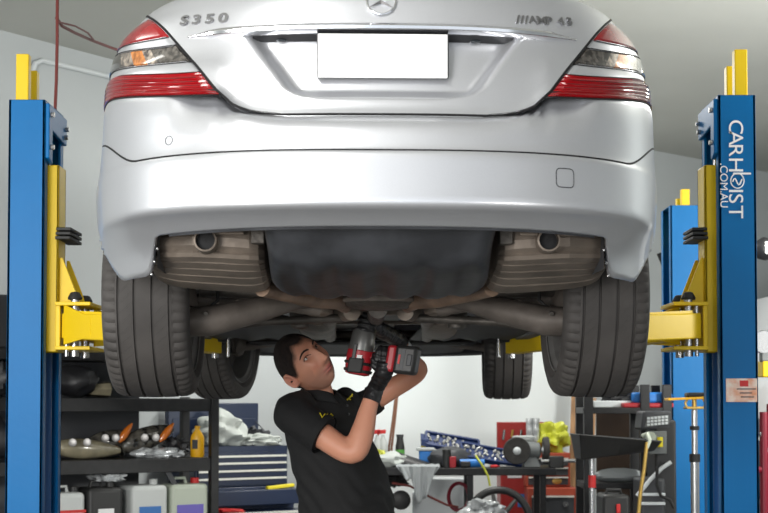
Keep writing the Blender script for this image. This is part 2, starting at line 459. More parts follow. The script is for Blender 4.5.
# dark seam round the lid
path = [lidpt(-hw(z)-.004, z, .0015) for z in reversed(lz[:-3])]+[lidpt(hw(lz[0])*(2*i/40-1), lz[0]-.003, .0015) for i in range(1, 40)]+[lidpt(hw(z)+.004, z, .0015) for z in lz[:-3]]
mb = MB().tube(path, .0042, 6); part('lid_seam', mb, 'gap_black', car, local=True)
# seam between bumper and body
zs = .771
for s in (-1, 1):
    path = [Vector((s*x, Sy(x, zs+lift(x))-.001, zs+lift(x))) for x in [ .47+.4*i/30 for i in range(31)] if x < Wt(zs)*.995]
    MBx = MB().tube(path, .003, 6); part('bumper_seam', MBx, 'gap_black', car, local=True)
# protective moulding groove
def strip(z, x0, x1, r, mt, name, off=.0, zfun=None, n=80, sq=1.):
    path = []
    for i in range(n+1):
        x = x0+(x1-x0)*i/n; zz = z if zfun is None else zfun(x)
        if abs(x) < Wt(zz)*.9985: path.append(Vector((x, Sy(x, zz)-off, zz)))
    return part(name, MB().tube(path, r, 8, sq), mt, car, local=True)
strip(.669, -.88, .88, .0035, 'gap_black', 'moulding_groove', -.002, n=160, zfun=lambda x: .669+.10*sst(.70, .87, abs(x)))
# boot handle: chrome bar over a dark strip for the shaded gap
mb = MB(); rg = []
for i in range(81):
    x = -.56+1.12*i/80; k = 1-.75*sst(.46, .56, abs(x)); zc = 1.0355-.006*(x/.56)**2; y = Sy(x, zc)-.006
    rg.append([Vector((x, y+.012, zc+.011*k)), Vector((x, y-.012*k, zc+.012*k)), Vector((x, y-.022*k, zc+.004*k)), Vector((x, y-.020*k, zc-.007*k)), Vector((x, y-.008*k, zc-.013*k)), Vector((x, y+.030*k, zc-.014*k))])
mb.rings(rg); hd = part('boot_handle', mb, 'chrome', car, local=True, bevel=.002)
mb = MB(); rg = []
for i in range(41):
    x = -.37+.74*i/40; y = Sy(x, 1.01)+REC
    rg.append([Vector((x, y-.034, 1.0235)), Vector((x, y-.034, 1.019)), Vector((x, y-.004, 1.004)), Vector((x, y+.004, 1.0235))])
mb.rings(rg); part('handle_gap_shade', mb, 'black_plastic', car, local=True)  # dark strip puts the shade under the handle into the colour
for x in (-.288, .262):
    p = lidpt(x, 1.005, .004); mb = MB().blob(p+Vector((0, -.006, .004)), (.017, .012, .007), n=16, m=8); part('plate_lamp', mb, 'glass', car, local=True)
# plate
a = cp(318, 79, -.99); b = cp(447, 36.5, -.99); py_ = Sy(0, .94)-.004
cx = (a.x+b.x)/2; 
mb = MB().box((a.x-.003, py_+.008, a.z+.004), (b.x+.004, py_+.040, b.z+.002)); pf = part('plate_shadow_frame', mb, 'dark_grey', car, bevel=.003, local=True)  # plate holder kept dark to give the shadow round the plate
mb = MB().box((a.x, py_, a.z), (b.x, py_+.009, b.z)); part('license_plate', mb, 'white_plate', car, bevel=.002, local=True)
# star badge
z0 = 1.115; x0 = cp(381, 3, -.98).x; bc = Vector((x0, Sy(x0, z0)-.012, z0)); nn = Sn(x0, z0)
ux = Vector((1, 0, 0)); uz = Vector((0, nn.z, -nn.y)).normalized()
uz = (Vector((0, 0, 1))-nn*nn.z).normalized()
star = MB(); 
star.tube([bc+ux*.041*cos(t*pi/20)+uz*.041*sin(t*pi/20) for t in range(41)], .0032, 8, cap=False)
part('badge_ring', star, 'chrome', car, local=True)
mb = MB()
for k in range(3):
    a_ = pi/2+k*2*pi/3; d = ux*cos(a_)+uz*sin(a_); s_ = ux*(-sin(a_))+uz*cos(a_)
    tip = bc+d*.040; l = bc+s_*.0075-d*.004; r_ = bc-s_*.0075-d*.004; c = bc+nn*.007
    mb.add([tip, l, c, r_, bc-nn*.004], [(0, 1, 2), (0, 2, 3), (0, 4, 1), (0, 3, 4)])
part('badge_star', mb, 'chrome', car, local=True, smooth=False)
# lettering
def letter(s, px, py, h, sx=1.35, mt='badge_metal', tilt=0., shear=0.):
    p = hit(px, py); nr = Sn(p.x, p.z); up = (Vector((0, 0, 1))-nr*nr.z).normalized(); rt = up.cross(nr)
    rot = Matrix((rt, up, nr)).transposed() @ Matrix.Rotation(tilt, 3, 'Z')
    return text('badge_letter', s, p+nr*.009-up*h*.30, rot, h, mt, car, ext=.002, local=True, sx=sx, bold=h*.03)
for ch, px in (('S', 187), ('3', 199), ('5', 212), ('0', 225)): letter(ch, px, 18.8-(px-187)*.07, .042, 1.45)
for i, ch in enumerate('///'): letter(ch, 516.5+i*4.2, 18.0+i*.25, .034, 1.3)
for ch, px in (('A', 531), ('M', 539.5), ('P', 547), ('4', 558.5), ('5', 567)): letter(ch, px, 18.4+(px-520)*.045, .034, 1.2)

# ---- tail lamps ----
def thx(x, z): return math.asin(min(1, (abs(x)/Wt(z))**(NE/2)))
def lamp(s):
    def P(th, z, off):
        p = shellpoint(Wt(z), Yt(z0of(Wt(z)*sin(th)**(2/NE), z)), (0, th)); e = .01
        q = shellpoint(Wt(z), Yt(z0of(Wt(z)*sin(th)**(2/NE), z)), (0, min(pi/2, th+e))); t = (q-p).normalized(); nrm = Vector((t.y, -t.x, 0))
        dz = (Wt(z+.01)-Wt(z-.01))/.02
        p = p+nrm*off; p.z = z; p.x *= s; return p
    OUT = R(84)
    def band(zbi, zbo, zti, zto, off, g=0., n=40, m=14, i0=0., i1=1., ribs=0):
        mb = MB(); rows = []
        for a in range(n+1):
            u = i0+(i1-i0)*a/n; row = []
            for b in range(m+1):
                v = b/m
                uu = 1-(1-u)**1.0
                zb_ = zbi+(zbo-zbi)*sst(0, .9, uu) ; zt_ = zti+(zto-zti)*sst(0, .9, uu); z = zb_+(zt_-zb_)*v
                ti = thx(hw(z)+.010, z)
                th = ti+(OUT-ti)*u
                o_ = off
                if b in (0, m) : o_ = off-.006
                if a == 0 and i0 == 0: o_ = off-.006
                if ribs: o_ += ribs*(abs(((v*6) % 1)-.5)-.25)*.01
                row.append(P(th, z, o_))
            rows.append(row)
        return mb.grid(rows)
    # dark housing slightly proud, silver strips between show the body colour
    lm = part('tail_lamp', band(.835, .893, 1.145, 1.118, .0015, n=44, m=24), 'silver_paint', car, local=True)
    part('red_lens', band(.838, .897, .915, .982, .007, m=36, ribs=1.), 'lens_red', lm, local=True)
    for k in range(5):
        zz = (k+.6)/6
        f = lambda a, b: a+(b-a)*zz
        f2 = lambda a, b: a+(b-a)*(zz+.065)
        part('lens_rib', band(f(.838, .915), f(.897, .982), f2(.838, .915), f2(.897, .982), .0085, m=3, i0=.03, i1=.97), 'lens_dark_red', lm, local=True)
    part('smoked_lens', band(.955, 1.008, 1.012, 1.065, .006, m=10, i0=0, i1=.18), 'lens_smoked', lm, local=True)
    part('amber_lens', band(.955, 1.008, 1.012, 1.065, .0062, m=10, i0=.25, i1=.36), 'lens_amber', lm, local=True)
    part('clear_lens', band(.955, 1.008, 1.012, 1.065, .0058, m=10, i0=.18, i1=.50), 'lens_clear', lm, local=True)
    part('outer_lens', band(.955, 1.008, 1.012, 1.065, .006, m=10, i0=.50, i1=1), 'lens_smoked', lm, local=True)
    part('upper_red_lens', band(1.043, 1.085, 1.135, 1.112, .006, m=10), 'lens_red', lm, local=True)
    for (a_, b_, c_, d_) in ((.833, .891, .839, .898), (.914, .981, .919, .986), (.950, 1.003, .956, 1.009), (1.011, 1.064, 1.016, 1.069), (1.039, 1.081, 1.044, 1.086)):
        part('lens_edge', band(a_, b_, c_, d_, .0045, m=3), 'gap_black', lm, local=True)
for s in (-1, 1): lamp(s)
# bumper details
for px, py in ((169, 140.5), (453, 139.5), (595, 143.5), (300, 139.5)):
    p = hit(px, py); nr = Sn(p.x, p.z); a = nr.orthogonal().normalized(); b = nr.cross(a)
    mb = MB().tube([p+a*.0125*cos(t*pi/12)+b*.0125*sin(t*pi/12)+nr*.0005 for t in range(25)], .0011, 6, cap=False); sn = part('parking_sensor', mb, 'dark_grey', car, local=True)
p = hit(565, 178); 
pp = []
for t in range(49):
    a = 2*pi*t/48; q = 5.; r_ = .026/((abs(cos(a))**q+abs(sin(a))**q)**(1/q)); x = p.x+r_*cos(a); z = p.z+r_*1.02*sin(a); pp.append(Vector((x, Sy(x, z)-.0003, z)))
part('tow_eye_cover', MB().tube(pp, .0016, 6, cap=False), 'dark_grey', car, local=True)
for s in (-1, 1):       # clips at the bumper's lower corners
    for k in range(3):
        mb = MB().blob((s*(.655+.012*k), -.80+.03*k, .43-.035*k), (.005, .005, .005), n=10, m=6); part('bumper_clip', mb, 'steel', car, local=True)
# lower lip rim under the rear centre
mb = MB(); rg = []
for i in range(61):
    x = -.61+1.22*i/60; zb = zbot(x, -1); y = Sy(x, zb)
    rg.append([Vector((x, y, zb+.002)), Vector((x, y+.004, zb-.006)), Vector((x, y+.06, zb+.004)), Vector((x, y+.06, zb+.012))])
mb.rings(rg); part('bumper_lip', mb, 'dark_plastic', car, local=True)
for s in (-1, 1):       # apron side closing panel and arch liner
    mb = MB(); rows = []
    for i in range(25):
        a = R(6)+R(180)*i/24
        y = -ARCHR*cos(a)*1.0; z = ARCHZ+ARCHR*sin(a)
        rows.append([Vector((s*xx, y, z)) for xx in (.56, .66, .74, .82)])
    mb.grid(rows); part('arch_liner', mb, 'black_plastic', car, local=True)
    mb = MB().grid([[Vector((s*.655, y, z)) for z in (.375, .45, .56, .7)] for y in (-.80, -.6, -.37)])
    part('apron_panel', mb, 'dark_grey', car, local=True)
    rows = [[Vector((s*x, Sy(x, .40)+.012, .41)), Vector((s*x, -.40, .47))] for x in (.66, .72, .78, .83, .86)]
    part('apron_floor', MB().grid(rows), 'dark_grey', car, local=True)

# ---- floor pan, tub, silencers ----
mb = MB().box((-.60, -.93, .56), (.60, 3.5, .58)); mb.box((-.86, .42, .52), (.86, 2.6, .54)); part('floor_pan', mb, 'pan_black', car, local=True)
rows = []
for yl, py, xl, xr, e in ((-.985, 226, 258, 503, .0), (-.975, 233, 262, 498, .0), (-.955, 243, 264, 496, 0), (-.935, 254, 266, 493, 0), (-.915, 263, 268, 491, 0), (-.88, 270, 269, 490, 0), (-.80, 276, 271, 488, 0), (-.62, 286, 272, 487, 0), (-.46, 295, 281, 478, 0), (-.385, 299, 292, 466, 0), (-.35, 296, 297, 461, 0), (-.34, 280, 300, 458, 0)):
    a = cp(xl, py, yl); b = cp(xr, py, yl); row = []
    for k in range(33):
        u = k/32; v = 2*u-1; x = a.x+(b.x-a.x)*u; z = a.z+(.05 if yl < -.85 else .014)*max(0, abs(v)-.88)**1.6/.12**1.6
        if yl > -.9: z += .012*(abs(math.sin(u*pi*5)) > .8)
        if abs(v) < .78 and -.97 < yl < -.93: z -= .004
        row.append(Vector((x, yl, z)))
    rows.append(row)
o = part('spare_wheel_tub', MB().grid(rows), 'dark_plastic', car, local=True, ang=60, subsurf=1); solid(o, .006, 0)
for yl, py in ((-.945, 243),):
    a = cp(282, py, yl); b = cp(478, py, yl); part('tub_rib', MB().tube([a+Vector((0, -.006, 0)), b+Vector((0, -.006, 0))], .004, 6), 'dark_plastic', car, local=True)
def silencer(s):
    mb = MB()
    prof = [(-.80, .52), (-.84, .50), (-.855, .47), (-.85, .445), (-.835, .432), (-.842, .424), (-.835, .412), (-.80, .402), (-.792, .418), (-.784, .400), (-.73, .388), (-.722, .404), (-.714, .386), (-.65, .374), (-.642, .390), (-.634, .372), (-.56, .360), (-.552, .376), (-.544, .358), (-.45, .345), (-.39, .348), (-.36, .37), (-.35, .42), (-.36, .50), (-.45, .53), (-.70, .54)]
    cy_, cz_ = -.60, .45; rg = []
    xs = [(-.705, .50), (-.70, .70), (-.69, .82), (-.665, .92), (-.62, .98), (-.55, 1.), (-.48, 1.0), (-.42, 1.0), (-.385, .97), (-.36, .90), (-.345, .78), (-.338, .6)]
    for x, k in xs:
        tilt = (x+.67)*.10     # lower towards the middle
        sh = -(x+.67)*.0
        ring = []
        for (y, z) in prof:
            ky = k if y > cy_ else k**.7
            ring.append(Vector((-s*(-x)*-1*(1) if False else s*(-x), cy_+(y-cy_)*k*(1-.25*sst(-.5, -.67, x))+.03*sst(-.5, -.67, x), cz_+(z-cz_)*k-tilt*.6*(z < .5)-.0)))
        rg.append(ring)
    mb.rings(rg); sl = part('silencer', mb, 'dusty_steel', car, local=True, ang=20)
    # tail pipe opening
    c = cp(205 if s < 0 else 549, 240, -.89)
    mb = MB().lathe([(.028, -.0), (.033, .002), (.036, .03), (.036, .09), (.030, .09), (.027, .01)], c=c+Vector((0, 0, 0)), axis='y', n=28, cap=False)
    tp = part('tail_pipe', mb, 'dusty_steel', sl, local=True)
    part('pipe_dark_disc', MB().lathe([(.001, 0), (.03, 0)], c=c+Vector((0, .022, 0)), axis='y', n=24, cap=False), 'gap_black', sl, local=True)  # black disc stands in for the shade inside the pipe
    # rolled seam flange
    fl = [Vector((s*x, -.862, .470)) for x in (.40, .45, .5, .55, .60)]
    part('seam_flange', MB().tube(fl, .006, 8), 'dusty_steel', sl, local=True)
    a = cp(*( (252, 262) if s < 0 else (502, 262)), -.86)
    part('silencer_bracket', MB().box((s*.36-.02, -.86, .44), (s*.36+.02, -.82, .53)), 'cast_metal', sl, local=True, bevel=.004)
    # pipe running forward to the middle
    A = [cp(262 if s < 0 else 492, 288, -.42), cp(282 if s < 0 else 474, 292, -.30), cp(312 if s < 0 else 440, 299, -.15), cp(338 if s < 0 else 415, 302, 0), cp(345 if s < 0 else 408, 306, .3)]
    part('exhaust_pipe', MB().tube(A, [.028, .030, .030, .026, .026], 16), 'pipe_steel', car, local=True)
for s in (-1, 1): silencer(s)
# differential
dc = cp(380, 303, .05)
mb = MB().lathe([(.02, -.022), (.06, -.024), (.10, -.018), (.128, -.006), (.142, .004), (.142, .018), (.12, .03), (.11, .12)], c=dc, n=48)
df = part('differential', mb, 'cast_metal', car, local=True)
part('cover_ring', MB().lathe([(.138, -.002), (.150, -.002), (.150, .010), (.138, .010)], c=dc, n=48, cap=False), 'arm_steel', df, local=True)
for k in ():
    a = 2*pi*k/10; part('bolt', MB().cyl(dc+Vector((.112*cos(a), .112*sin(a), -.03)), dc+Vector((.112*cos(a), .112*sin(a), .0)), .009, 6), 'cast_metal', df, local=True)
for k in ():  part('cooling_fin', MB().box((dc.x+k*.03-.003, dc.y-.09, dc.z-.032), (dc.x+k*.03+.003, dc.y+.02, dc.z-.01)), 'cast_metal', df, local=True)
# suspension arms
def bar(name, pts, r, mt='arm_steel', sq=.6, n=14, up=(0, 0, 1), par=car):
    return part(name, MB().tube([cp(*p) for p in pts], r, n, sq, up=up), mt, par, local=True)
for s in (-1, 1):
    X = (lambda x: x) if s < 0 else (lambda x: 757-x)
    bar('spring_arm', [(X(186), 322, -.10), (X(210), 321, -.08), (X(250), 312, -.02), (X(285), 303, .05), (X(318), 296, .12)], [.05, .052, .045, .037, .028], sq=1.4)
    bar('control_arm', [(X(196), 300, .10), (X(250), 300, .15), (X(320), 311, .2)], [.022, .024, .02], sq=1.)
    bar('torque_strut', [(X(200), 330, .25), (X(260), 322, .35), (X(345), 318, .45)], .016, 'cast_metal', 1.)
    bar('drive_shaft', [(X(200), 290, .0), (X(270), 292, .0), (X(345), 296, .02)], .024, 'cast_metal', 1.)
    bar('brake_hose', [(X(217), 284, -.05), (X(218), 300, -.06), (X(208), 309, -.08), (X(196), 311, -.08), (X(190), 307, -.05)], .006, 'rubber', 1.)
    bar('abs_cable', [(X(238), 300, -.04), (X(232), 305, -.06), (X(222), 308, -.06), (X(214), 300, -.06)], .004, 'arm_steel', 1.)
    p = cp(X(206), 313, -.15); part('arm_bolt', MB().cyl(p, p+Vector((0, -.015, -.004)), .008, 8), 'cast_metal', car, local=True)
    p = cp(X(318), 308, .35); part('subframe_mount', MB().lathe([(.03, -.03), (.055, -.02), (.06, .02), (.05, .06)], c=p, n=24), 'dusty_steel', car, local=True)
    p = cp(X(300), 320, .5); part('rubber_mount', MB().lathe([(.02, -.035), (.035, -.03), (.04, .02), (.04, .06)], c=p, n=20), 'cast_metal', car, local=True)
    # heat shields and side pans
    a = cp(X(205), 338, 1.2)
    mb = MB().grid([[Vector((s*x, y, .318+.01*math.sin(x*40)*math.sin(y*3))) for x in (.24, .30, .36, .42, .5, .58, .66, .74, .8)] for y in (.62, .8, 1.0, 1.3, 1.7, 2.1, 2.5)])
    solid(part('side_pan', mb, 'pan_black', car, local=True), .01)
    mb = MB().box((s*.80-.035, .45, .30), (s*.80+.035, 2.6, .36)); part('sill', mb, 'dark_grey', car, bevel=.01, local=True)
    for yy in (.75, 2.4): part('jack_point', MB().box((s*.80-.04, yy-.05, .285), (s*.80+.04, yy+.05, .30)), 'rubber', car, bevel=.005, local=True)
    bar('long_pipe', [(X(352), 312, .35), (X(330), 316, .7), (X(328), 326, 1.4), (X(330), 336, 2.4)], .033, 'dusty_steel', 1.)
    part('middle_silencer', MB().tube([cp(X(318), 318, .9), cp(X(316), 319, 1.0), cp(X(318), 329, 1.7), cp(X(319), 330, 1.8)], [.05, .085, .085, .05], 20, .6, up=(1, 0, 0)), 'dusty_steel', car, local=True)
mb = MB().box((-.50, .40, .335), (.50, .52, .385)); mb.box((-.46, .10, .40), (.46, .18, .45)); part('rear_subframe', mb, 'arm_steel', car, bevel=.012, local=True)
mb = MB().box((-.16, .52, .37), (.16, 2.7, .40)); part('tunnel_shield', mb, 'cast_metal', car, local=True, bevel=.01)
bar('prop_shaft', [(378, 309, .2), (374, 322, 1.0), (366, 342, 2.8)], .035, 'cast_metal', 1.)
part('cross_brace', MB().box((-.22, .62, .325), (.30, .68, .345)), 'dusty_steel', car, bevel=.004, local=True); part('cross_brace', MB().box((-.30, 1.3, .325), (.30, 1.36, .34)), 'dusty_steel', car, bevel=.004, local=True)
mb = MB().grid([[Vector((x, y, .305-.02*sst(3.2, 3.8, y))) for x in [i*.1 for i in range(-6, 7)]] for y in (2.6, 2.9, 3.2, 3.5, 3.8)]); solid(part('engine_undertray', mb, 'pan_black', car, local=True), .01)
mb = MB().box((-.62, 2.95, .33), (.62, 3.10, .38)); part('front_subframe', mb, 'arm_steel', car, bevel=.02, local=True)
mb = MB(); rg = []
for i in range(41):
    x = -.80+1.6*i/40; y = 3.86-.5*abs(x/.8)**3
    rg.append([Vector((x, y, .262)), Vector((x, y+.03, .285)), Vector((x, y+.03, .34)), Vector((x, y-.03, .34)), Vector((x, y-.03, .275))])
mb.rings(rg); part('front_lip', mb, 'dark_plastic', car, local=True)
for s in (-1, 1): part('front_control_arm', MB().tube([Vector((s*.35, 3.0, .34)), Vector((s*.55, 3.02, .31)), Vector((s*.72, 3.03, .28))], [.03, .028, .02], 12), 'arm_steel', car, local=True)

# ---- wheels ----
def wheel(name, c, width, r, inner_s, steer=0.):
    """inner_s: sign of x pointing to the inside of the car"""
    wt = bpy.data.objects.new(name, None); col.objects.link(wt); wt.parent = car; wt.location = c; wt.rotation_euler = (0, 0, steer)
    h = width/2; ns = 180; half = []
    # tread profile across x, with four grooves
    P = [(-h*.62, r*.70), (-h*.90, r*.735), (-h*1.03, r*.80), (-h*1.04, r*.86), (-h*.99, r*.925), (-h*.93, r*.960), (-h*.86, r*.975)]
    tr = []
    for g0 in (-.62, -.22, .14, .56):
        tr.append(g0)
    xs = [-.80, -.70]
    prof = P[:]
    def cr(u): return r*(1-.022*abs(u)**2.2)
    def addg(u, wd=.034):
        prof.extend([(h*(u-wd), cr(u)), (h*(u-wd*.8), cr(u)-.008), (h*(u+wd*.8), cr(u)-.008), (h*(u+wd), cr(u))])
    for u in (-.78, -.68): prof.append((h*u, cr(u)))
    addg(-.60); prof.append((h*-.42, cr(-.42))); addg(-.22); prof.append((0, r)); addg(.20); prof.append((h*.42, cr(.42))); addg(.60)
    for u in (.68, .78): prof.append((h*u, cr(u)))
    prof += [(-a, b) for a, b in reversed(P)]
    mb = MB(); rg = []
    for j in range(ns):
        a = 2*pi*j/ns; ring = []
        for (x, q) in prof:
            u = abs(x)/h
            if u > .64 and u < 1.0 and q > r*.92 and j % 3 == 0: q -= .006
            ring.append(Vector((x, q*cos(a), q*sin(a))))
        rg.append(ring)
    mb.grid(rg, closeu=True)
    ty = part('tyre', mb, 'tread_rubber', wt, local=True, ang=28)
    at_ = ty.data.attributes.new('tread', 'FLOAT', 'POINT')
    for i_ in range(len(ty.data.vertices)): at_.data[i_].value = i_//len(prof)
    s = inner_s
    mb = MB().lathe([(r*.715, s*h*.93), (r*.73, s*h*.95), (r*.735, s*h*.90), (r*.66, s*h*.80), (r*.62, s*h*.2), (r*.60, -s*h*.6), (r*.70, -s*h*.85), (r*.72, -s*h*.9)], axis='x', n=48, cap=False)
    rm = part('rim', mb, 'rim_alloy', wt, local=True)
    for k in range(10):
        a = 2*pi*k/10; d = Vector((0, cos(a), sin(a))); e = Vector((0, -sin(a), cos(a)))
        part('spoke', MB().prism([d*.05+e*.02+Vector((-s*h*.7, 0, 0)), d*r*.66+e*.028+Vector((-s*h*.7, 0, 0)), d*r*.66-e*.028+Vector((-s*h*.7, 0, 0)), d*.05-e*.02+Vector((-s*h*.7, 0, 0))], (s*.03, 0, 0)), 'rim_alloy', wt, local=True, bevel=.004)
    part('brake_disc', MB().lathe([(.06, s*.0), (r*.52, 0), (r*.52, s*.03), (.10, s*.03), (.09, s*.07), (.02, s*.07)], axis='x', n=40), 'cast_metal', wt, local=True)
    part('brake_caliper', MB().box((-.03, -.20, .04), (.07, -.10, .17)) , 'dusty_steel', wt, local=True, bevel=.012)
    part('hub_carrier', MB().blob((s*.09, 0, 0), (.05, .08, .10), nz=.1), 'arm_steel', wt, local=True)
    return wt
wheel('rear_wheel', (-.757, 0, .342), .275, .342, 1)
wheel('rear_wheel', (.757, 0, .342), .275, .342, -1)
wheel('front_wheel', (-.775, 3.035, .342), .25, .342, 1, R(-14))
wheel('front_wheel', (.805, 3.035, .342), .25, .342, -1, R(-4))
# ---------- two-post lifts ----------
def lift_post(s, xin, xout, Y0, Y1, name_label, x_yel, arms=True, top=2.82, extra_top=3.03, logo=False):
    """s=+1: post stands to the right of the car, its open side towards -x"""
    t = thing('lift_post', name_label, 'car lift', ((xin+xout)/2, (Y0+Y1)/2, 0))
    lip = .055; th = .012
    a, b = min(xin, xout), max(xin, xout)
    mb = MB(); mb.box((a, Y0, 0), (b, Y0+th, top)); mb.box((a, Y1-th, 0), (b, Y1, top))
    xo = xout; mb.box((min(xo, xo-s*th), Y0, 0), (max(xo, xo-s*th), Y1, top))
    for ya, yb in ((Y0, Y0+lip), (Y1-lip, Y1)): mb.box((min(xin, xin+s*th), ya, 0), (max(xin, xin+s*th), yb, top))
    mb.box((a, Y0, top-.004), (b, Y1, top))
    part('column', mb, 'lift_blue', t, bevel=.006)
    mb = MB().box((a-.12, Y0-.1, 0), (b+.12, Y1+.1, .02)); part('base_plate', mb, 'lift_blue', t, bevel=.004)
    ex = xin+s*.035
    for (u0, u1, yy, hh) in ((.085, .14, Y0+.05, extra_top), (.078, .112, Y0+.17, extra_top-.045)):
        q0 = xin+s*u0; q1 = xin+s*u1
        part('extension_rail', MB().box((min(q0, q1), yy, top-.3), (max(q0, q1), yy+.05, hh)), 'lift_yellow', t, bevel=.004)
    if not arms: return t
    # sheave bracket near the top on the open side
    c = (Y0+Y1)/2
    mb = MB(); mb.prism([(xin, Y1-.01, top-.02), (xin-s*.0, Y0+.005, top-.015), (xin, Y0+.005, top-.25), (xin, Y0+.07, top-.27), (xin, Y0+.07, top-.12), (xin, Y1-.01, top-.14)], (-s*.018, 0, 0))
    br = part('cable_bracket', mb, 'lift_blue', t, bevel=.004)
    for yy, zz in ((Y0+.03, top-.06), (Y0+.03, top-.20), (Y1-.04, top-.07), (Y1-.06, top-.11)):
        part('bolt', MB().cyl((xin-s*.018, yy, zz), (xin-s*.034, yy, zz), .011, 8), 'steel', br)
    part('cable', MB().tube([(xin+s*.03, c+.05, top-.15), (xin+s*.035, c+.055, top-.5), (xin+s*.035, c+.05, 2.3)], .008, 8), 'steel', t)
    part('inner_cylinder', MB().cyl((xin+s*.05, c+.06, .1), (xin+s*.05, c+.06, 1.75), .035, 16), 'lift_blue_dark', t)
    # carriage
    x0 = xin-s*.045; x1 = xin+s*.06
    mb = MB()
    mb.box((min(x0, x1), Y0+.075, 1.72), (max(x0, x1), Y0+.09, 2.53)); mb.box((min(x0, x1), Y0+.20, 1.72), (max(x0, x1), Y0+.215, 2.53))
    mb.box((min(x0, x0+s*.012), Y0+.075, 1.72), (max(x0, x0+s*.012), Y0+.215, 2.53))
    ca = part('carriage', mb, 'lift_yellow', t, bevel=.004)
    for k in range(3): 
        mb = MB().box((min(x0-s*.055, x0+s*.01), Y0+.05+.01*k, 2.205+.02*k), (max(x0-s*.055, x0+s*.01), Y1-.06, 2.219+.02*k)); part('rubber_pad', mb, 'rubber', ca, bevel=.003)
    # gussets
    for yy in (Y0+.10, Y1-.12):
        part('gusset', MB().prism([(x0, yy, 1.93), (x0-s*.085, yy, 1.93), (x0-s*.075, yy, 1.97), (x0-s*.012, yy, 2.13), (x0, yy, 2.13)], (0, .012, 0)), 'lift_yellow', ca, bevel=.002)
    # arm bracket: two plates with pins
    for zz in (1.925, 1.735):
        mb = MB().box((min(x0, x0-s*.15), Y0+.02, zz-.008), (max(x0, x0-s*.15), Y1-.02, zz+.008)); part('bracket_plate', mb, 'lift_yellow', ca, bevel=.003)
    part('bracket_web', MB().box((min(x0, x0-s*.02), Y0+.03, 1.735), (max(x0, x0-s*.02), Y1-.03, 1.925)), 'lift_yellow', ca, bevel=.003)
    pins = [(x0-s*.075, Y0+.07), (x0-s*.075, Y1-.07)]
    for i, (X, Yp) in enumerate(pins):
        pn = part('pin', MB().cyl((X, Yp, 1.70), (X, Yp, 1.95), .019, 18), 'steel', ca)
        part('pin_head', MB().lathe([(.03, 0), (.032, .008), (.02, .03), (.01, .034)], c=(X, Yp, 1.945), n=16), 'rubber', ca)
    part('lock_pin', MB().cyl((x0-s*.045, Y0+.045, 1.70), (x0-s*.045, Y0+.045, 1.93), .009, 12), 'steel', ca)
    # arms
    def arm(X, Yp, pad, nm):
        A = Vector((X, Yp, 1.83)); B = Vector((pad[0], pad[1], 1.79)); d = (B-A).normalized(); side = Vector((-d.y, d.x, 0)).normalized(); L = (B-A).length
        am = part('arm', MB().obox(A+d*(L*.33), d*(L*.36), side*.055, Vector((0, 0, .055))), 'lift_yellow', t, bevel=.006)
        mb = MB().prism([A+side*.05+d*.03+Vector((0, 0, .055)), A-side*.05+d*.03+Vector((0, 0, .055)), A-side*.04+d*(L*.6)+Vector((0, 0, .05)), A+side*.04+d*(L*.6)+Vector((0, 0, .05))], (0, 0, .012)); part('arm_cap', mb, 'lift_yellow', am)
        mb = MB().prism([A-side*.056+d*.0+Vector((0, 0, .09)), A-side*.056+d*(L*.3)+Vector((0, 0, .04)), A-side*.056+d*(L*.3)+Vector((0, 0, -.04)), A-side*.056+Vector((0, 0, -.08))], side*.01); part('arm_side_plate', mb, 'lift_yellow', am)
        ext = part('arm_extension', MB().obox(A+d*(L*.80), d*(L*.20), side*.042, Vector((0, 0, .038))), 'lift_yellow', am, bevel=.004)
        part('lift_pad', MB().lathe([(.055, -.045), (.06, -.03), (.06, -.015), (.02, -.015)], c=Vector((pad[0], pad[1], 1.855)), n=24), 'rubber', am)
        part('pad_screw', MB().cyl((pad[0], pad[1], 1.73), (pad[0], pad[1], 1.845), .018, 14), 'steel', am)
        part('pad_pin', MB().cyl((pad[0]-s*.07, pad[1]-.03, 1.735), (pad[0]-s*.07, pad[1]-.03, 1.86), .01, 12), 'steel', am)
    pf = CM @ Vector((s*.76, 2.4, 0)); pr = CM @ Vector((s*.80, .75, 0))
    arm(pins[1][0], pins[1][1], (pf.x, pf.y), 'front'); arm(pins[0][0], pins[0][1], (pr.x, pr.y), 'rear')
    return t
lift_post(-1, -1.452, -1.608, 6.2, 6.56, 'blue lift post with yellow carriage at the left edge', -1, top=2.80, extra_top=3.01)
rp = lift_post(1, 1.432, 1.592, 6.2, 6.53, 'blue lift post on the right with white lettering and yellow carriage', 1)
# writing on the right post, reading downwards
rd = Matrix(((0, 0, 0), (0, 0, 0), (0, 0, 0)))
rot = Matrix((Vector((0, 0, -1)), Vector((1, 0, 0)), Vector((0, -1, 0)))).transposed()
yT = 6.198
for i, (ch, py_) in enumerate((('C', 127.5), ('A', 138.5), ('R', 150.5), ('H', 165.5), ('I', 191.5), ('S', 199), ('T', 212.5))):
    p = at(735.2, py_-.5, yT); text('post_letter', ch, p, rot, .088, 'white_paint', rp, ext=.0006, sx=1.08)
p0 = at(748.5, 171.5, yT); p1 = at(731, 174.5, yT)
part('post_letter', MB().box((at(733, 170, yT).x, yT-.001, at(0, 174.5, yT).z), (at(751, 170, yT).x, yT, at(0, 172.6, yT).z)), 'white_paint', rp)
c = at(737.3, 180.8, yT)
ring = MB().tube([c+Vector((.028*cos(t*pi/16), -.0005, .032*sin(t*pi/16))) for t in range(33)], .0025, 6, cap=False)
g = part('globe_emblem', ring, 'white_paint', rp)
part('globe_arrow', MB().tube([c+Vector((-.020+.04*i/8, -.0005, .014*sin(i*.9)-.004)) for i in range(9)], .003, 6), 'white_paint', g)
text('post_letter', '.COM.AU', at(723.6, 185.5, yT), rot, .047, 'white_paint', rp, ext=.0006)
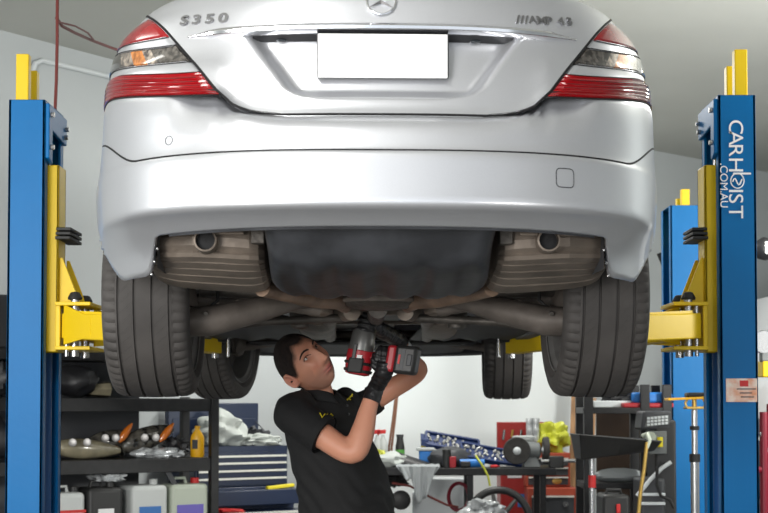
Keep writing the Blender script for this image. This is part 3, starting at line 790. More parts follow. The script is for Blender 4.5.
# peeling warning sticker
a = at(726, 402, yT); b = at(757, 378.5, yT)
stk = part('warning_sticker', MB().box((a.x, yT-.002, a.z), (b.x, yT+.001, b.z)), 'label_peach', rp, bevel=.001)
part('sticker_heading', MB().box((at(736, 0, yT).x, yT-.003, at(0, 386.5, yT).z), (at(744.5, 0, yT).x, yT-.0015, at(0, 380.5, yT).z)), 'label_red', stk)
for k, (u, v) in enumerate(((733, 752), (736, 748), (737, 750))):
    part('sticker_line', MB().box((at(u, 0, yT).x, yT-.003, at(0, 389.5+k*4, yT).z), (at(v, 0, yT).x, yT-.0015, at(0, 388.4+k*4, yT).z)), 'dark_grey', stk)
tp = lift_post(1, 1.905, 2.19, 9.65, 9.98, 'plain blue lift post farther back, behind the right lift post', 1, arms=False, top=2.815, extra_top=2.93)
# cables hanging from the ceiling
Yc = 6.9
mb = MB().tube([at(57.5, -30, Yc), at(57.3, 10, Yc), at(57.2, 40, Yc), at(56.4, 80, Yc), at(55.2, 108, Yc), at(55.5, 130, Yc+.0)], .008, 8)
solo('power_cable', mb, 'cable_red', 'dark red power cable hanging straight down beside the left lift post', 'cable')
mb = MB().tube([at(56.5, 18, 6.9), at(62, 26, 7.0), at(75, 33, 7.2), at(92, 40.5, 7.5), at(113, 48.5, 7.9), at(150, 60, 8.5)], .008, 8)
mb.tube([at(58, 22, 6.9), at(75, 26, 7.1), at(88, 33, 7.3), at(94, 40.5, 7.5)], .005, 6)
solo('ceiling_cable', mb, 'cable_red', 'red and black cable looping under the ceiling towards the car', 'cable')
# conduit on the left wall
d = Vector((P1[0]-P0[0], P1[1]-P0[1], 0)).normalized(); nrm = Vector((d.y, -d.x, 0))
def onwall(t, z): return Vector((P0[0], P0[1], 0))+d*t+nrm*.02+Vector((0, 0, z))
def twall(px):   # wall parameter seen at a pixel column
    r_ = ray(px, 100); k = r_.x/r_.y; return (P0[1]*k-P0[0])/(d.x-k*d.y)
t0 = twall(30.5)
mb = MB().tube([onwall(t0, 1.5), onwall(t0, 3.72), onwall(t0+.02, 3.78), onwall(t0+.08, 3.81), onwall(t0+1.9, 3.83)], .018, 10)
solo('conduit_pipe', mb, 'pvc_grey', 'pale grey conduit pipe bent along the top of the left wall', 'pipe')
# ---------- the mechanic ----------
man = thing('person', 'man in black polo shirt and black gloves working under the car, looking up', 'person', (-.165, 6.0, 0))
FW = Vector((.85, -.50, 0)).normalized(); LS = Vector((.50, .85, 0)).normalized()
def ring(c, u, v, a, b, n=32, sq=2.3):
    out = []
    for j in range(n):
        t = 2*pi*j/n; cx = abs(cos(t))**(2/sq)*(1 if cos(t) >= 0 else -1); sx = abs(sin(t))**(2/sq)*(1 if sin(t) >= 0 else -1)
        out.append(Vector(c)+u*a*cx+v*b*sx)
    return out
def loft(mb, secs, u, v, n=32): return mb.rings([ring(c, u, v, a, b, n) for c, a, b in secs])
def taper(mb, pts, rs, n=20, sub=5):
    P = [Vector(p) for p in pts]; path = []; rr = []
    for i in range(len(P)-1):
        p0 = P[max(i-1, 0)]; p1 = P[i]; p2 = P[i+1]; p3 = P[min(i+2, len(P)-1)]
        for k in range(sub):
            t = k/sub
            path.append(.5*((2*p1)+(p2-p0)*t+(2*p0-5*p1+4*p2-p3)*t*t+(3*p1-p0-3*p2+p3)*t**3)); rr.append(rs[i]+(rs[i+1]-rs[i])*t)
    path.append(P[-1]); rr.append(rs[-1]); mb.tube(path, rr, n); return mb
def remesh(name, mb, mt, parent, vox=.008, smooth=3, disp=None):
    o = part(name, mb, mt, None)
    r = o.modifiers.new('r', 'REMESH'); r.mode = 'VOXEL'; r.voxel_size = vox; r.use_smooth_shade = True
    s = o.modifiers.new('s', 'SMOOTH'); s.iterations = smooth; s.factor = .6
    bpy.context.view_layer.update(); dg = bpy.context.evaluated_depsgraph_get()
    me = bpy.data.meshes.new_from_object(o.evaluated_get(dg)); old = o.data
    o.modifiers.clear(); o.data = me; me.name = name
    if disp:
        ns = [v.normal.copy() for v in me.vertices]
        for v, q in zip(me.vertices, ns): v.co += q*disp(v.co)
    for p in me.polygons: p.use_smooth = True
    if parent is not None: o.parent = parent; me.transform(wm(parent).inverted())
    return o
SR = Vector((-.370, 5.79, 1.455)); SL = Vector((-.115, 6.17, 1.475))
ER = Vector((-.125, 5.70, 1.305)); WR = Vector((-.032, 5.74, 1.560))
EL = Vector((.145, 6.13, 1.628)); WL = Vector((.055, 6.02, 1.765))
HC = at(305.5, 364.0, 5.88)
NB = Vector((-.262, 5.96, 1.525))
# head frame: looking up and to the right
hu = Vector((-.73, -.12, .67)).normalized(); hf = Vector((.45, -.80, .38)); hf = (hf-hu*hf.dot(hu)).normalized(); hr = hf.cross(hu)
HM = Matrix((hr, hf, hu)).transposed()
def G(x, z, cx, cz, sx, sz): return math.exp(-((x-cx)/sx)**2-((z-cz)/sz)**2)
def headpt(d, off=0.):
    sx, sy, sz = d
    w_ = .073*(1-.20*max(0, -sz)**1.4); x = w_*sx; z = .117*sz
    y = (.094 if sy > 0 else .100)*sy
    x *= 1+.05*sst(.6, -.2, sy)*sst(-.3, .3, sz)
    if sz < 0 and sy < 0: y *= 1-.42*(-sz)**1.1
    if sz < 0 and sy > 0: y *= 1+.10*(-sz)-.05*sz*sz; x *= 1+.05*sst(0, .5, -sz)*(1-sy)
    if sz < -.6: z += .012*(-sz-.6)
    x += 0
    if sy > 0:
        f = sst(0, .35, sy); X = abs(x)
        g = 0.
        g += .007*G(X, z, .026, .036, .022, .009)       # brow
        g -= .014*G(X, z, .030, .015, .014, .011)       # eye socket
        g -= .006*G(X, z, 0, .020, .010, .012)*0
        g += .006*G(X, z, .042, -.020, .016, .018)      # cheekbone
        t = max(0, min(1, (.024-z)/.056))               # nose ridge
        if z > -.044: g += (.006+.020*t)*math.exp(-(x/(.0085+.005*t))**2)*sst(.034, .014, z)*sst(-.046, -.032, z)
        g += .008*G(X, z, .013, -.032, .007, .008)      # nostril wings
        g -= .003*G(X, z, .0, -.047, .012, .005)
        g += .0065*G(X, z, 0, -.057, .019, .0048)       # lips
        g += .0070*G(X, z, 0, -.0675, .017, .0048)
        g -= .0045*G(X, z, 0, -.0622, .022, .0022)
        g -= .004*G(X, z, 0, -.079, .02, .006)
        g += .008*G(X, z, 0, -.099, .020, .014)         # chin
        g -= .004*G(X, z, .034, -.055, .012, .02)
        y += g*f
    n_ = Vector((sx/.073, sy/.095, sz/.117)).normalized()
    return Vector((x, y, z))+n_*off
def hairline(d):
    x, y, z = d
    ax = abs(x)
    # hair where z is above this height, as a function of direction
    if y > 0: return .60-.22*sst(.35, .85, ax)+(-.42)*sst(.55, .95, ax)*sst(.55, .15, y)+.10*sst(.12, .4, ax)*sst(.75, .4, ax)
    return -.05-.42*sst(0, .6, -y)
def sph(n, m):
    return [[(cos(-pi/2+pi*i/m)*cos(2*pi*j/n), cos(-pi/2+pi*i/m)*sin(2*pi*j/n), sin(-pi/2+pi*i/m)) for j in range(n)] for i in range(m+1)]
HS = 1.17
def H2W(p): return HC+HM @ (p*HS)
body = MB()
loft(body, [((-.160, 6.0, .95), .155, .115), ((-.170, 6.0, 1.10), .155, .11), ((-.185, 6.0, 1.28), .155, .11), ((-.215, 5.99, 1.40), .17, .105), ((-.235, 5.985, 1.46), .16, .09), ((-.245, 5.98, 1.49), .08, .07)], LS, FW)
taper(body, [NB+Vector((.0, 0, -.03)), NB+Vector((-.01, -.005, .03)), HC+HM @ Vector((0, -.02, -.055)), HC+HM @ Vector((0, -.01, -.0))], [.068, .060, .056, .05])
taper(body, [SR, SR.lerp(ER, .5)+Vector((0, 0, -.005)), ER, ER.lerp(WR, .28)+Vector((.012, 0, 0)), ER.lerp(WR, .7), WR], [.058, .053, .045, .049, .035, .029])
taper(body, [SL, SL.lerp(EL, .5), EL, EL.lerp(WL, .3), EL.lerp(WL, .7), WL], [.056, .047, .036, .041, .032, .028])
for s in (-1, 1):
    hp = Vector((-.165, 6.0, .95))+LS*s*.09; kn = Vector((-.14, 5.98, .50))+LS*s*.13; an = Vector((-.18, 6.0, .09))+LS*s*.15
    taper(body, [hp, hp.lerp(kn, .5), kn, kn.lerp(an, .3), an], [.095, .08, .058, .057, .038])
bodyo = remesh('body', body, 'skin', None, .009, 3)
# join the head surface to the body mesh
NS, MS = 110, 90
S = sph(NS, MS); hv = [[H2W(headpt(d)) for d in r] for r in S]
hm = MB().grid(hv, closev=True)
# nape / jaw ears
def ear(mb, s):
    c = Vector((s*.076, -.012, -.004)); rows = []
    for i in range(9):
        a = i/8; ring_ = []
        for j in range(20):
            t = 2*pi*j/20; ry = .017*(1+.15*sin(t)); rz = .031
            k = [1.0, 1.06, 1.08, 1.0, .88, .74, .62, .4, .1][i]; xo = [-.012, 0, .010, .014, .014, .011, .0095, .009, .009][i]
            ring_.append(c+Vector((s*(xo+.004*cos(t)*-1), ry*cos(t)*k-.10*rz*sin(t), rz*sin(t)*k*(1 if sin(t) > 0 else .85))))
        rows.append(ring_)
    mb.grid([[H2W(p) for p in r] for r in rows], closev=True)
ear(hm, 1); ear(hm, -1)
me = bodyo.data; bm = bmesh.new(); bm.from_mesh(me)
vs_ = [bm.verts.new(p) for p in hm.v]
for f in hm.f:
    try: bm.faces.new([vs_[i] for i in f])
    except Exception: pass
bmesh.ops.recalc_face_normals(bm, faces=bm.faces); bm.to_mesh(me); bm.free()
for p in me.polygons: p.use_smooth = True
# skin colours: stubble, lips, cheeks; shade painted into mouth line and eye sockets
ca = me.color_attributes.new('tone', 'FLOAT_COLOR', 'POINT'); HMI = HM.inverted()
for v in me.vertices:
    q = (HMI @ (v.co-HC))/HS; c = Vector((.58, .265, .17))
    if q.length < .16:
        X = abs(q.x)
        st = 0
        if q.y > -.02:
            st = sst(-.030, -.062, q.z+.25*(X-.04) if X < .04 else q.z+.0)*.85
            if X > .05: st = max(st, .6*sst(.0, -.04, q.z)*sst(.02, .05, X))
            st *= sst(-.02, .02, q.y)
            if X < .020: st = max(st*.9, .7*G(q.x, q.z, 0, -.0505, .018, .005))
        c = c.lerp(Vector((.20, .125, .10)), .62*st)
        if q.y > .05:
            lp = max(G(q.x, q.z, 0, -.0575, .023, .0048), G(q.x, q.z, 0, -.0675, .019, .0052)); c = c.lerp(Vector((.42, .12, .10)), min(1, lp*1.4))
            c = c.lerp(Vector((.10, .05, .04)), .8*G(q.x, q.z, 0, -.0622, .020, .0013))
            c = c.lerp(Vector((.48, .17, .12)), .4*G(X, q.z, .035, -.025, .018, .014))
            c = c.lerp(Vector((.26, .12, .09)), .5*G(X, q.z, .031, .014, .015, .009))
        rd_ = G(q.y, q.z, -.01, -.0, .03, .03)*sst(.074, .08, X); c = c.lerp(Vector((.55, .2, .15)), .6*rd_)
        dd = Vector((q.x/.073, q.y/.097, q.z/.117)).normalized(); c = c.lerp(Vector((.035, .020, .015)), .95*sst(-.16, .05, dd.z-hairline(dd)+.04*noise.noise(dd*25)) if q.z > -.09 and X < .0745-.02*sst(.0, -.05, q.z) or q.y < -.035 and q.z > -.09 else 0)
    ca.data[v.index].color = (*c, 1)
me.color_attributes.active_color = ca
me.transform(wm(man).inverted()); bodyo.parent = man
sm = M['skin']; nt = sm.node_tree; bs_ = nt.nodes['Principled BSDF']
for l in list(bs_.inputs['Base Color'].links): nt.links.remove(l)
an_ = nt.nodes.new('ShaderNodeVertexColor'); an_.layer_name = 'tone'; nt.links.new(an_.outputs[0], bs_.inputs['Base Color'])
bs_.inputs['Subsurface Weight'].default_value = .08; bs_.inputs['Subsurface Radius'].default_value = (.01, .004, .002)
# hair: short cap following the skull
mbh = MB(); NH, MH = 130, 100; Sh = sph(NH, MH); idx = {}
def hair_t(d): return d[2]-hairline(d)
for i in range(MH):
    for j in range(NH):
        q = [(i, j), (i+1, j), (i+1, (j+1) % NH), (i, (j+1) % NH)]
        if all(hair_t(Sh[a][b]) > -.02 for a, b in q):
            ids = []
            for t in q:
                if t not in idx:
                    d = Vector(Sh[t[0]][t[1]]); k = sst(-.03, .16, hair_t(Sh[t[0]][t[1]])); idx[t] = len(mbh.v)
                    mbh.v.append(H2W(headpt(tuple(d), -.002+.0085*k+.0015*noise.noise(d*40))))
                ids.append(idx[t])
            mbh.f.append(tuple(ids)); mbh.m.append(0)
hair = part('hair', mbh, 'hair', man, ang=180)
def onface(x, z, off):
    # find the direction whose face point has this x,z
    sx = x/.073; sz = z/.117
    for _ in range(12):
        sy = math.sqrt(max(.01, 1-sx*sx-sz*sz)); p = headpt((sx, sy, sz)); sx += (x-p.x)/.073; sz += (z-p.z)/.117
    return headpt((sx, math.sqrt(max(.01, 1-sx*sx-sz*sz)), sz), off)
for s in (-1, 1):
    path = [onface(s*x, z, .0018) for x, z in ((.013, .0305), (.019, .0345), (.027, .0375), (.036, .0375), (.044, .0335), (.050, .0275))]
    part('eyebrow', MB().tube([H2W(p) for p in path], [.0026, .0038, .0042, .0038, .0030, .0014], 8), 'hair', hair)
    e = onface(s*.031, .0155, 0)+Vector((0, -.0070, 0)); ew = H2W(e)
    eye = part('eyeball', MB().blob(ew, (.0118, .0118, .0118), n=24, m=16), 'eye_white', man)
    gz = (hf*.8+hu*.18+hr*(-.35)).normalized(); a = gz.orthogonal().normalized(); b = gz.cross(a)
    rg = [[ew+gz*math.sqrt(.0122**2-r_*r_)+a*r_*cos(t*pi/10)+b*r_*sin(t*pi/10) for t in range(20)] for r_ in (.0068, .0045, .0015)]
    part('iris', MB().rings(rg), 'iris', eye)
    part('lash_line', MB().tube([H2W(onface(s*x, z, .0032)) for x, z in ((.017, .013), (.022, .0185), (.030, .0215), (.038, .0195), (.045, .0135))], .0013, 6), 'hair', eye)
    for up_, nm in ((1, 'upper_eyelid'), (-1, 'lower_eyelid')):
        rows = []
        for i in range(13):
            t = -1.05+2.1*i/12; row = []
            for k in range(5):
                el = (.50 if up_ > 0 else .56)+k*.28; r_ = .0128+.0006*k
                dd = Vector((sin(t)*cos(el*(1-.55*(abs(t)/1.05)**2)), cos(t)*cos(el*(1-.55*(abs(t)/1.05)**2)), up_*sin(el*(1-.55*(abs(t)/1.05)**2))))
                row.append(H2W(e+dd*r_))
            rows.append(row)
        part(nm, MB().grid(rows), 'lid_skin', man)
# polo shirt
sh = MB()
loft(sh, [((-.140, 6.0, .98), .205, .190), ((-.150, 6.0, 1.08), .205, .185), ((-.175, 5.99, 1.20), .20, .180), ((-.208, 5.985, 1.31), .20, .172), ((-.235, 5.98, 1.395), .20, .155), ((-.248, 5.98, 1.455), .195, .132), ((-.252, 5.975, 1.505), .145, .105), ((-.258, 5.97, 1.535), .090, .080)], LS, FW, 40)
taper(sh, [SR.lerp(NB, .45), SR+Vector((.01, .0, .0)), SR.lerp(ER, .35), SR.lerp(ER, .54)], [.07, .082, .077, .078])
taper(sh, [SL.lerp(NB, .45), SL, SL.lerp(EL, .2), SL.lerp(EL, .32)], [.07, .074, .064, .058])
def wr(p):
    a = noise.noise(Vector((p.x*9, p.y*9, p.z*5)))*.010; b = noise.noise(Vector((p.x*22+p.z*14, p.y*20, p.z*9)))*.004
    return a+b+.0035*math.sin((p.z*1.2+p.x)*70+noise.noise(p*6)*5)*sst(1.42, 1.1, p.z)
shirt = remesh('polo_shirt', sh, 'shirt', man, .009, 4, wr)
# collar: two folded leaves around the neck
rows = []
for i in range(33):
    t = -pi*.90+1.80*pi*i/32; dirv = (-FW)*cos(t)+LS*sin(t); k = abs(t)/(pi*.9)
    base = NB+Vector((-.006, .0, .005))+FW*.01
    drop = -.028*k**2
    rows.append([base+dirv*.060+Vector((0, 0, .000+drop)), base+dirv*.066+Vector((0, 0, .034+drop)), base+dirv*.074+Vector((0, 0, .036+drop)), base+dirv*.098+Vector((0, 0, -.004+drop))+FW*.012*k])
cl = part('collar', MB().grid(rows), 'shirt', shirt); solid(cl, .004, 0)
for k in range(2):
    p = NB+FW*(.128+.008*k)+Vector((0, 0, -.035-.035*k)); part('button', MB().cyl(p, p+FW*.006, .005, 12), 'tool_black', shirt)
# sleeve hem bands
ax = (ER-SR).normalized(); c0 = SR.lerp(ER, .54)
part('sleeve_hem', MB().tube([c0-ax*.022, c0+ax*.004], [.081, .081], 32, cap=False), 'shirt', shirt)
ax2 = (EL-SL).normalized(); c1 = SL.lerp(EL, .32)
part('sleeve_hem', MB().tube([c1-ax2*.022, c1+ax2*.004], [.0605, .0605], 32, cap=False), 'shirt', shirt)
# embroidery on sleeve and chest, laid on the cloth
from mathutils.bvhtree import BVHTree
tree = BVHTree.FromPolygons([v.co+Vector((-.165, 6.0, 0)) for v in shirt.data.vertices], [tuple(p.vertices) for p in shirt.data.polygons])
def stitch(pts, r, nm):
    path = []
    for px, py in pts:
        d = ray(px, py).normalized(); h = tree.ray_cast(Vector((0, 0, CAMZ)), d)
        if h[0]: path.append(h[0]-d*.003)
    if len(path) > 1: part(nm, MB().tube(path, r, 6), 'logo_yellow', shirt)
for pts in ([(320, 413), (322, 417.5), (325, 414)], [(325.5, 416.5), (327.5, 414), (329, 417)], [(329.5, 416), (331, 413.5), (333, 416)], [(325, 420.5), (333, 417.8)]): stitch(pts, .0022, 'sleeve_logo')
for pts in ([(347, 400), (350.5, 397), (352.5, 394)], [(350, 396.5), (352.5, 396)], [(347.5, 399), (350.5, 399.5)]): stitch(pts, .0026, 'chest_logo')
# trousers, belt and boots
tr_ = MB()
loft(tr_, [((-.165, 6.0, .86), .17, .135), ((-.162, 6.0, .95), .172, .135), ((-.165, 6.0, 1.04), .165, .13)], LS, FW)
for s in (-1, 1):
    hp = Vector((-.165, 6.0, .92))+LS*s*.085; kn = Vector((-.14, 5.98, .50))+LS*s*.13; an = Vector((-.18, 6.0, .10))+LS*s*.15
    taper(tr_, [hp, hp.lerp(kn, .5), kn, kn.lerp(an, .4), an], [.11, .098, .08, .075, .07])
remesh('trousers', tr_, 'trousers', man, .014, 3)
for s in (-1, 1):
    an = Vector((-.18, 6.0, .0))+LS*s*.15; rows = []
    for t, wd, hh in ((-.09, .034, .07), (-.06, .042, .13), (0, .045, .14), (.06, .046, .10), (.13, .050, .075), (.18, .044, .06), (.205, .02, .04)):
        c = an+FW*t+Vector((0, 0, hh/2)); rows.append(ring(c, LS, Vector((0, 0, 1)), wd, hh/2, 20, 3))
    part('boot', MB().rings(rows), 'rubber', man)
# ---------- impact wrench ----------
T = Vector((.17, -.02, .98)).normalized()
wc = at(361, 352, 5.72); wb = wc-T*.085; wt_ = wc+T*.085
wr_ = thing('impact_wrench', 'red and grey cordless impact wrench held up by the man', 'power tool', tuple(wb))
HX = Vector((.93, -.22, -.10)).normalized(); HX = (HX-T*HX.dot(T)*0).normalized()
sidev = T.cross(HX).normalized()
def lat(c, ax, prof, n=28):
    a = ax.orthogonal().normalized(); b = ax.cross(a); return [[c+ax*h+a*r_*cos(2*pi*j/n)+b*r_*sin(2*pi*j/n) for j in range(n)] for r_, h in prof]
part('gear_case', MB().rings(lat(wc, T, [(.051, .005), (.050, .03), (.046, .075), (.040, .088), (.030, .093), (.028, .104)])), 'tool_grey', wr_, bevel=.002)
part('anvil', MB().rings(lat(wc, T, [(.012, .10), (.012, .135)])), 'steel', wr_)
part('socket', MB().rings(lat(wc, T, [(.017, .112), (.017, .150), (.013, .152), (.013, .14)])), 'tool_black', wr_)
mh = part('motor_housing', MB().rings(lat(wc, T, [(.030, -.092), (.048, -.088), (.053, -.06), (.054, -.02), (.0525, .006)])), 'tool_red', wr_, bevel=.002)
for z_ in (-.075, -.045): part('vent_band', MB().rings(lat(wc, T, [(.0565 if z_ > -.06 else .055, z_-.006), (.0595 if z_ > -.06 else .057, z_), (.0565, z_+.006)])), 'tool_black', mh)
gp = -sidev if sidev.y > 0 else sidev       # towards the camera
part('rear_cap', MB().obox(wc-T*.055+gp*.052, HX*.030, T*.030, gp*.007), 'rubber', mh, bevel=.006)
part('side_stripe', MB().obox(wc-T*.012+gp*.052-HX*.012, HX*.007, T*.040, gp*.006), 'tool_black', mh, bevel=.002)
part('side_mark', MB().obox(wc-T*.02+gp*.053+HX*.012, HX*.010, T*.006, gp*.007), 'label_white', mh)
hb = wc+HX*.05-T*.02
part('handle', MB().tube([hb, hb+HX*.06, hb+HX*.11, hb+HX*.135], [.026, .022, .022, .030], 18, 1.2, up=T), 'tool_red', wr_)
part('trigger', MB().obox(hb+HX*.028+T*.026, HX*.012, T*.010, gp*.009), 'label_red', wr_, bevel=.004)
bc_ = at(404, 360, 5.66)
ft = part('battery_foot', MB().obox(bc_-HX*.045, HX*.018, T*.052, gp*.042), 'tool_red', wr_, bevel=.01)
bt = part('battery', MB().obox(bc_+HX*.012, HX*.044, T*.056, gp*.044), 'tool_black', wr_, bevel=.014)
part('battery_label', MB().obox(bc_+HX*.004+gp*.044, HX*.006, T*.040, gp*.002), 'dark_grey', bt)
part('battery_clip', MB().obox(bc_+HX*.030+gp*.043-T*.0, HX*.010, T*.022, gp*.006), 'dark_grey', bt, bevel=.003)
part('battery_mark', MB().obox(bc_-HX*.010+gp*.0445, HX*.004, T*.018, gp*.002), 'label_red', bt)
# ---------- gloves: skinned hands ----------
def hand(name, W, palm, kn, fingers, thumb, fr=.0105, ca=None, pr=.034):
    """W wrist point, palm [points], kn list of knuckle positions, fingers list of joint lists"""
    mb = MB()
    taper(mb, palm, [.031, .033, pr, pr-.004][:len(palm)], 16, 5)
    for k, joints in zip(kn, fingers):
        taper(mb, [palm[-2].lerp(k, .4), k]+joints, [.013, .0125]+[fr+.0015-.0012*i for i in range(len(joints))], 12, 5)
        mb.blob(k, (.0135, .0135, .0135), n=10, m=8)
    taper(mb, thumb, [.016, .0135, .0115, .0095][:len(thumb)], 12, 5)
    o = remesh(name, mb, 'glove', man, .0035, 3, lambda p: .0012*noise.noise(p*60)+.0012*math.sin(p.z*260+p.x*120+noise.noise(p*20)*4))
    return o
# right hand round the wrench handle
h0 = hb+HX*.062        # grip centre
palmdir = gp
pw = WR
kn = []; fg = []
for i in range(4):
    o_ = HX*(-.033+.021*i)
    k = h0+o_+gp*.036+T*(.006)
    j1 = h0+o_+gp*.030+T*.036; j2 = h0+o_-gp*.010+T*.040; j3 = h0+o_-gp*.034+T*.014; j4 = h0+o_-gp*.030-T*.008
    kn.append(k); fg.append([j1, j2, j3, j4])
fg[0][0] += T*.002; fg[1][0] += T*.005; fg[3][0] -= T*.004
th_ = [h0-HX*.012-T*.050+gp*.022, h0-HX*.040-T*.030+gp*.040, h0-HX*.048-T*.002+gp*.034, h0-HX*.050+T*.020+gp*.022]
gr = hand('glove', pw, [pw-Vector((.012, 0, .045)), pw+Vector((0, 0, .0)), h0-T*.050+gp*.024, h0-T*.012+gp*.034], kn, fg, th_, pr=.036)
ax = (WR-ER).normalized(); cf = WR-ax*.045
part('glove_cuff', MB().tube([cf-ax*.012, cf-ax*.004, cf+ax*.03, cf+ax*.05], [.038, .0365, .034, .033], 24, cap=False), 'glove', gr)
# left hand around the socket, up at the differential
s0 = wc+T*.118
pw = WL; kn = []; fg = []
D1 = (s0-WL); D1 = (D1-T*D1.dot(T)).normalized(); D2 = T.cross(D1).normalized()
if D2.y > 0: D2 = -D2       # fingers wrap on the camera side
for i in range(4):
    o_ = T*(.030-.020*i)
    k = s0+o_-D1*.030+D2*.012
    fg.append([s0+o_-D1*.004+D2*.034, s0+o_+D1*.026+D2*.024, s0+o_+D1*.034-D2*.004, s0+o_+D1*.022-D2*.020]); kn.append(k)
th_ = [s0-D1*.045-D2*.012+T*.0, s0-D1*.018-D2*.032+T*.02, s0+D1*.008-D2*.034+T*.028, s0+D1*.026-D2*.03+T*.03]
gl = hand('glove', pw, [pw.lerp(EL, .1), pw.copy(), pw.lerp(s0, .5), s0-D1*.036-D2*.0], kn, fg, th_, pr=.034)
ax = (WL-EL).normalized(); cf = WL-ax*.02
part('glove_cuff', MB().tube([cf-ax*.012, cf+ax*.02, cf+ax*.04], [.036, .034, .034], 24, cap=False), 'glove', gl)
cw = WL-ax*.050
wt2 = part('wrist_watch', MB().tube([cw-ax*.010, cw+ax*.010], [.0365, .0365], 24, cap=False), 'pvc_grey', man); solid(wt2, .003)
vd = (Vector((0, 0, CAMZ))-cw).normalized(); vd = (vd-ax*vd.dot(ax)).normalized()
part('watch_face', MB().cyl(cw+vd*.034, cw+vd*.044, .015, 20), 'white_paint', wt2)
# ---------- background: left shelving, tool chest, workbench, right-hand rack ----------
def rot_frame(o, ang):
    c, s = cos(ang), sin(ang); o = Vector(o)
    return lambda x, y, z: o+Vector((x*c-y*s, x*s+y*c, z))
def fbox(mb, f, a, b):
    x0, y0, z0 = a; x1, y1, z1 = b
    vs = [f(*p) for p in ((x0,y0,z0),(x1,y0,z0),(x1,y1,z0),(x0,y1,z0),(x0,y0,z1),(x1,y0,z1),(x1,y1,z1),(x0,y1,z1))]
    return mb.add(vs, [(0,3,2,1),(4,5,6,7),(0,1,5,4),(1,2,6,5),(2,3,7,6),(3,0,4,7)])
AS = R(33.8)
so = Vector((-1.094, 9.6, 0))-Vector((cos(AS), sin(AS), 0))*1.75
sf = rot_frame(so, AS)
shelf = thing('shelving_unit', 'black steel shelving unit on the left, loaded with car lamps and jugs', 'shelving', tuple(so), AS)
DK = [(.42, .50), (1.055, 1.143), (1.445, 1.530), (1.765, 1.83)]
for z0_, z1_ in DK:
    mb = MB(); fbox(mb, sf, (0, 0, z0_), (1.75, .46, z1_)); part('shelf_deck', mb, 'black_steel', shelf, bevel=.004)
for x in (.0, 1.70):
    for y in (-.012, .42):
        top_ = 1.83
        mb = MB(); fbox(mb, sf, (x, y, 0), (x+.055, y+.05, top_ if x < 1 else (1.56 if y < .1 else 1.54))); part('upright', mb, 'black_steel', shelf, bevel=.003)
mb = MB(); fbox(mb, sf, (0, .465, .4), (1.40, .475, 1.8)); part('back_panel', mb, 'dark_grey', shelf)
mb = MB(); mb.prism([sf(1.38, .02, 1.06), sf(1.42, .02, 1.06), sf(1.58, .02, .80), sf(1.54, .02, .80)], sf(0, .01, 0)-sf(0, 0, 0)); part('brace', mb, 'dark_grey', shelf)
def onshelf(px, deck, dy=.18):      # point on a deck under a pixel column, dy behind the front edge
    k = ray(px, 403); k = k.x/k.y; o = sf(0, dy, 0); d_ = Vector((cos(AS), sin(AS), 0))
    t = (o.x-k*o.y)/(k*d_.y-d_.x); p = o+d_*t; p.z = DK[deck][1]; return p
pxm = lambda p: p.y/F
dS = Vector((cos(AS), sin(AS), 0)); nS = Vector((-sin(AS), cos(AS), 0)); UZ = Vector((0, 0, 1))
def lens_lamp(p, L, hgt, mt, label, tiltz=.0, amber=True, ln='headlamp'):
    t = thing(ln, label, 'car lamp', tuple(p), 0, None)
    ax_ = (dS+UZ*tiltz).normalized(); up_ = (UZ-ax_*ax_.dot(UZ)).normalized(); n_ = ax_.cross(up_)
    rg = []
    for i in range(15):
        u = i/14; k = math.sin(pi*min(1, .12+.88*(1-u)**.8))**.6*(.35+.65*(1-u)) if u > .02 else .5
        c = p+ax_*L*(u-.5)+up_*hgt*.5
        rg.append([c+up_*hgt*.5*k*cos(a)+n_*.09*k*sin(a) for a in [2*pi*j/20 for j in range(20)]])
    zmin = min(q.z for r_ in rg for q in r_)
    for r_ in rg:
        for q in r_: q.z += p.z-zmin+.002
    part('lamp_housing', MB().rings(rg), mt, t)
    c = p+UZ*hgt*.55-nS*.085
    for k, u in enumerate((-.22, -.02)):
        q = c+dS*L*u; mb = MB().lathe([(.001, .02), (.02, .012), (.026, -.012), (.02, -.014)], c=q, axis='y', n=20); part('reflector', mb, 'rim_alloy', t)
    if amber: part('amber_strip', MB().tube([c+dS*L*(.04+.05*q_)+UZ*hgt*(-.12+.10*q_) for q_ in range(6)], [.008, .022, .026, .024, .018, .006], 12), 'orange_lens', t)
    return t
lens_lamp(onshelf(84, 1, .16), .48, .20, 'lens_old', 'yellowed beige headlamp lens lying nearest the left lift post on the shelf', -.06, False)
lens_lamp(onshelf(112, 1, .30), .36, .24, 'lamp_glass', 'used headlamp with orange strip leaning behind the beige lens', .25)
lens_lamp(onshelf(152, 1, .26), .40, .24, 'lamp_glass', 'used headlamp with orange strip in the middle of the shelf', .35)
p = onshelf(158, 1, .12); solo('plastic_wrap', MB().blob(p+UZ*.03, (.17, .07, .035), .25, 5, 30, 14, 3, -.03), 'clear_plastic', 'crumpled clear plastic wrap in front of the orange-striped headlamps', 'packaging')
p = onshelf(176, 1, .22); solo('wiring_bundle', MB().blob(p+UZ*.06, (.08, .07, .07), .35, 4, 24, 14, 5, -.06), 'black_plastic', 'tangle of black wiring beside the yellow oil bottle', 'wiring')
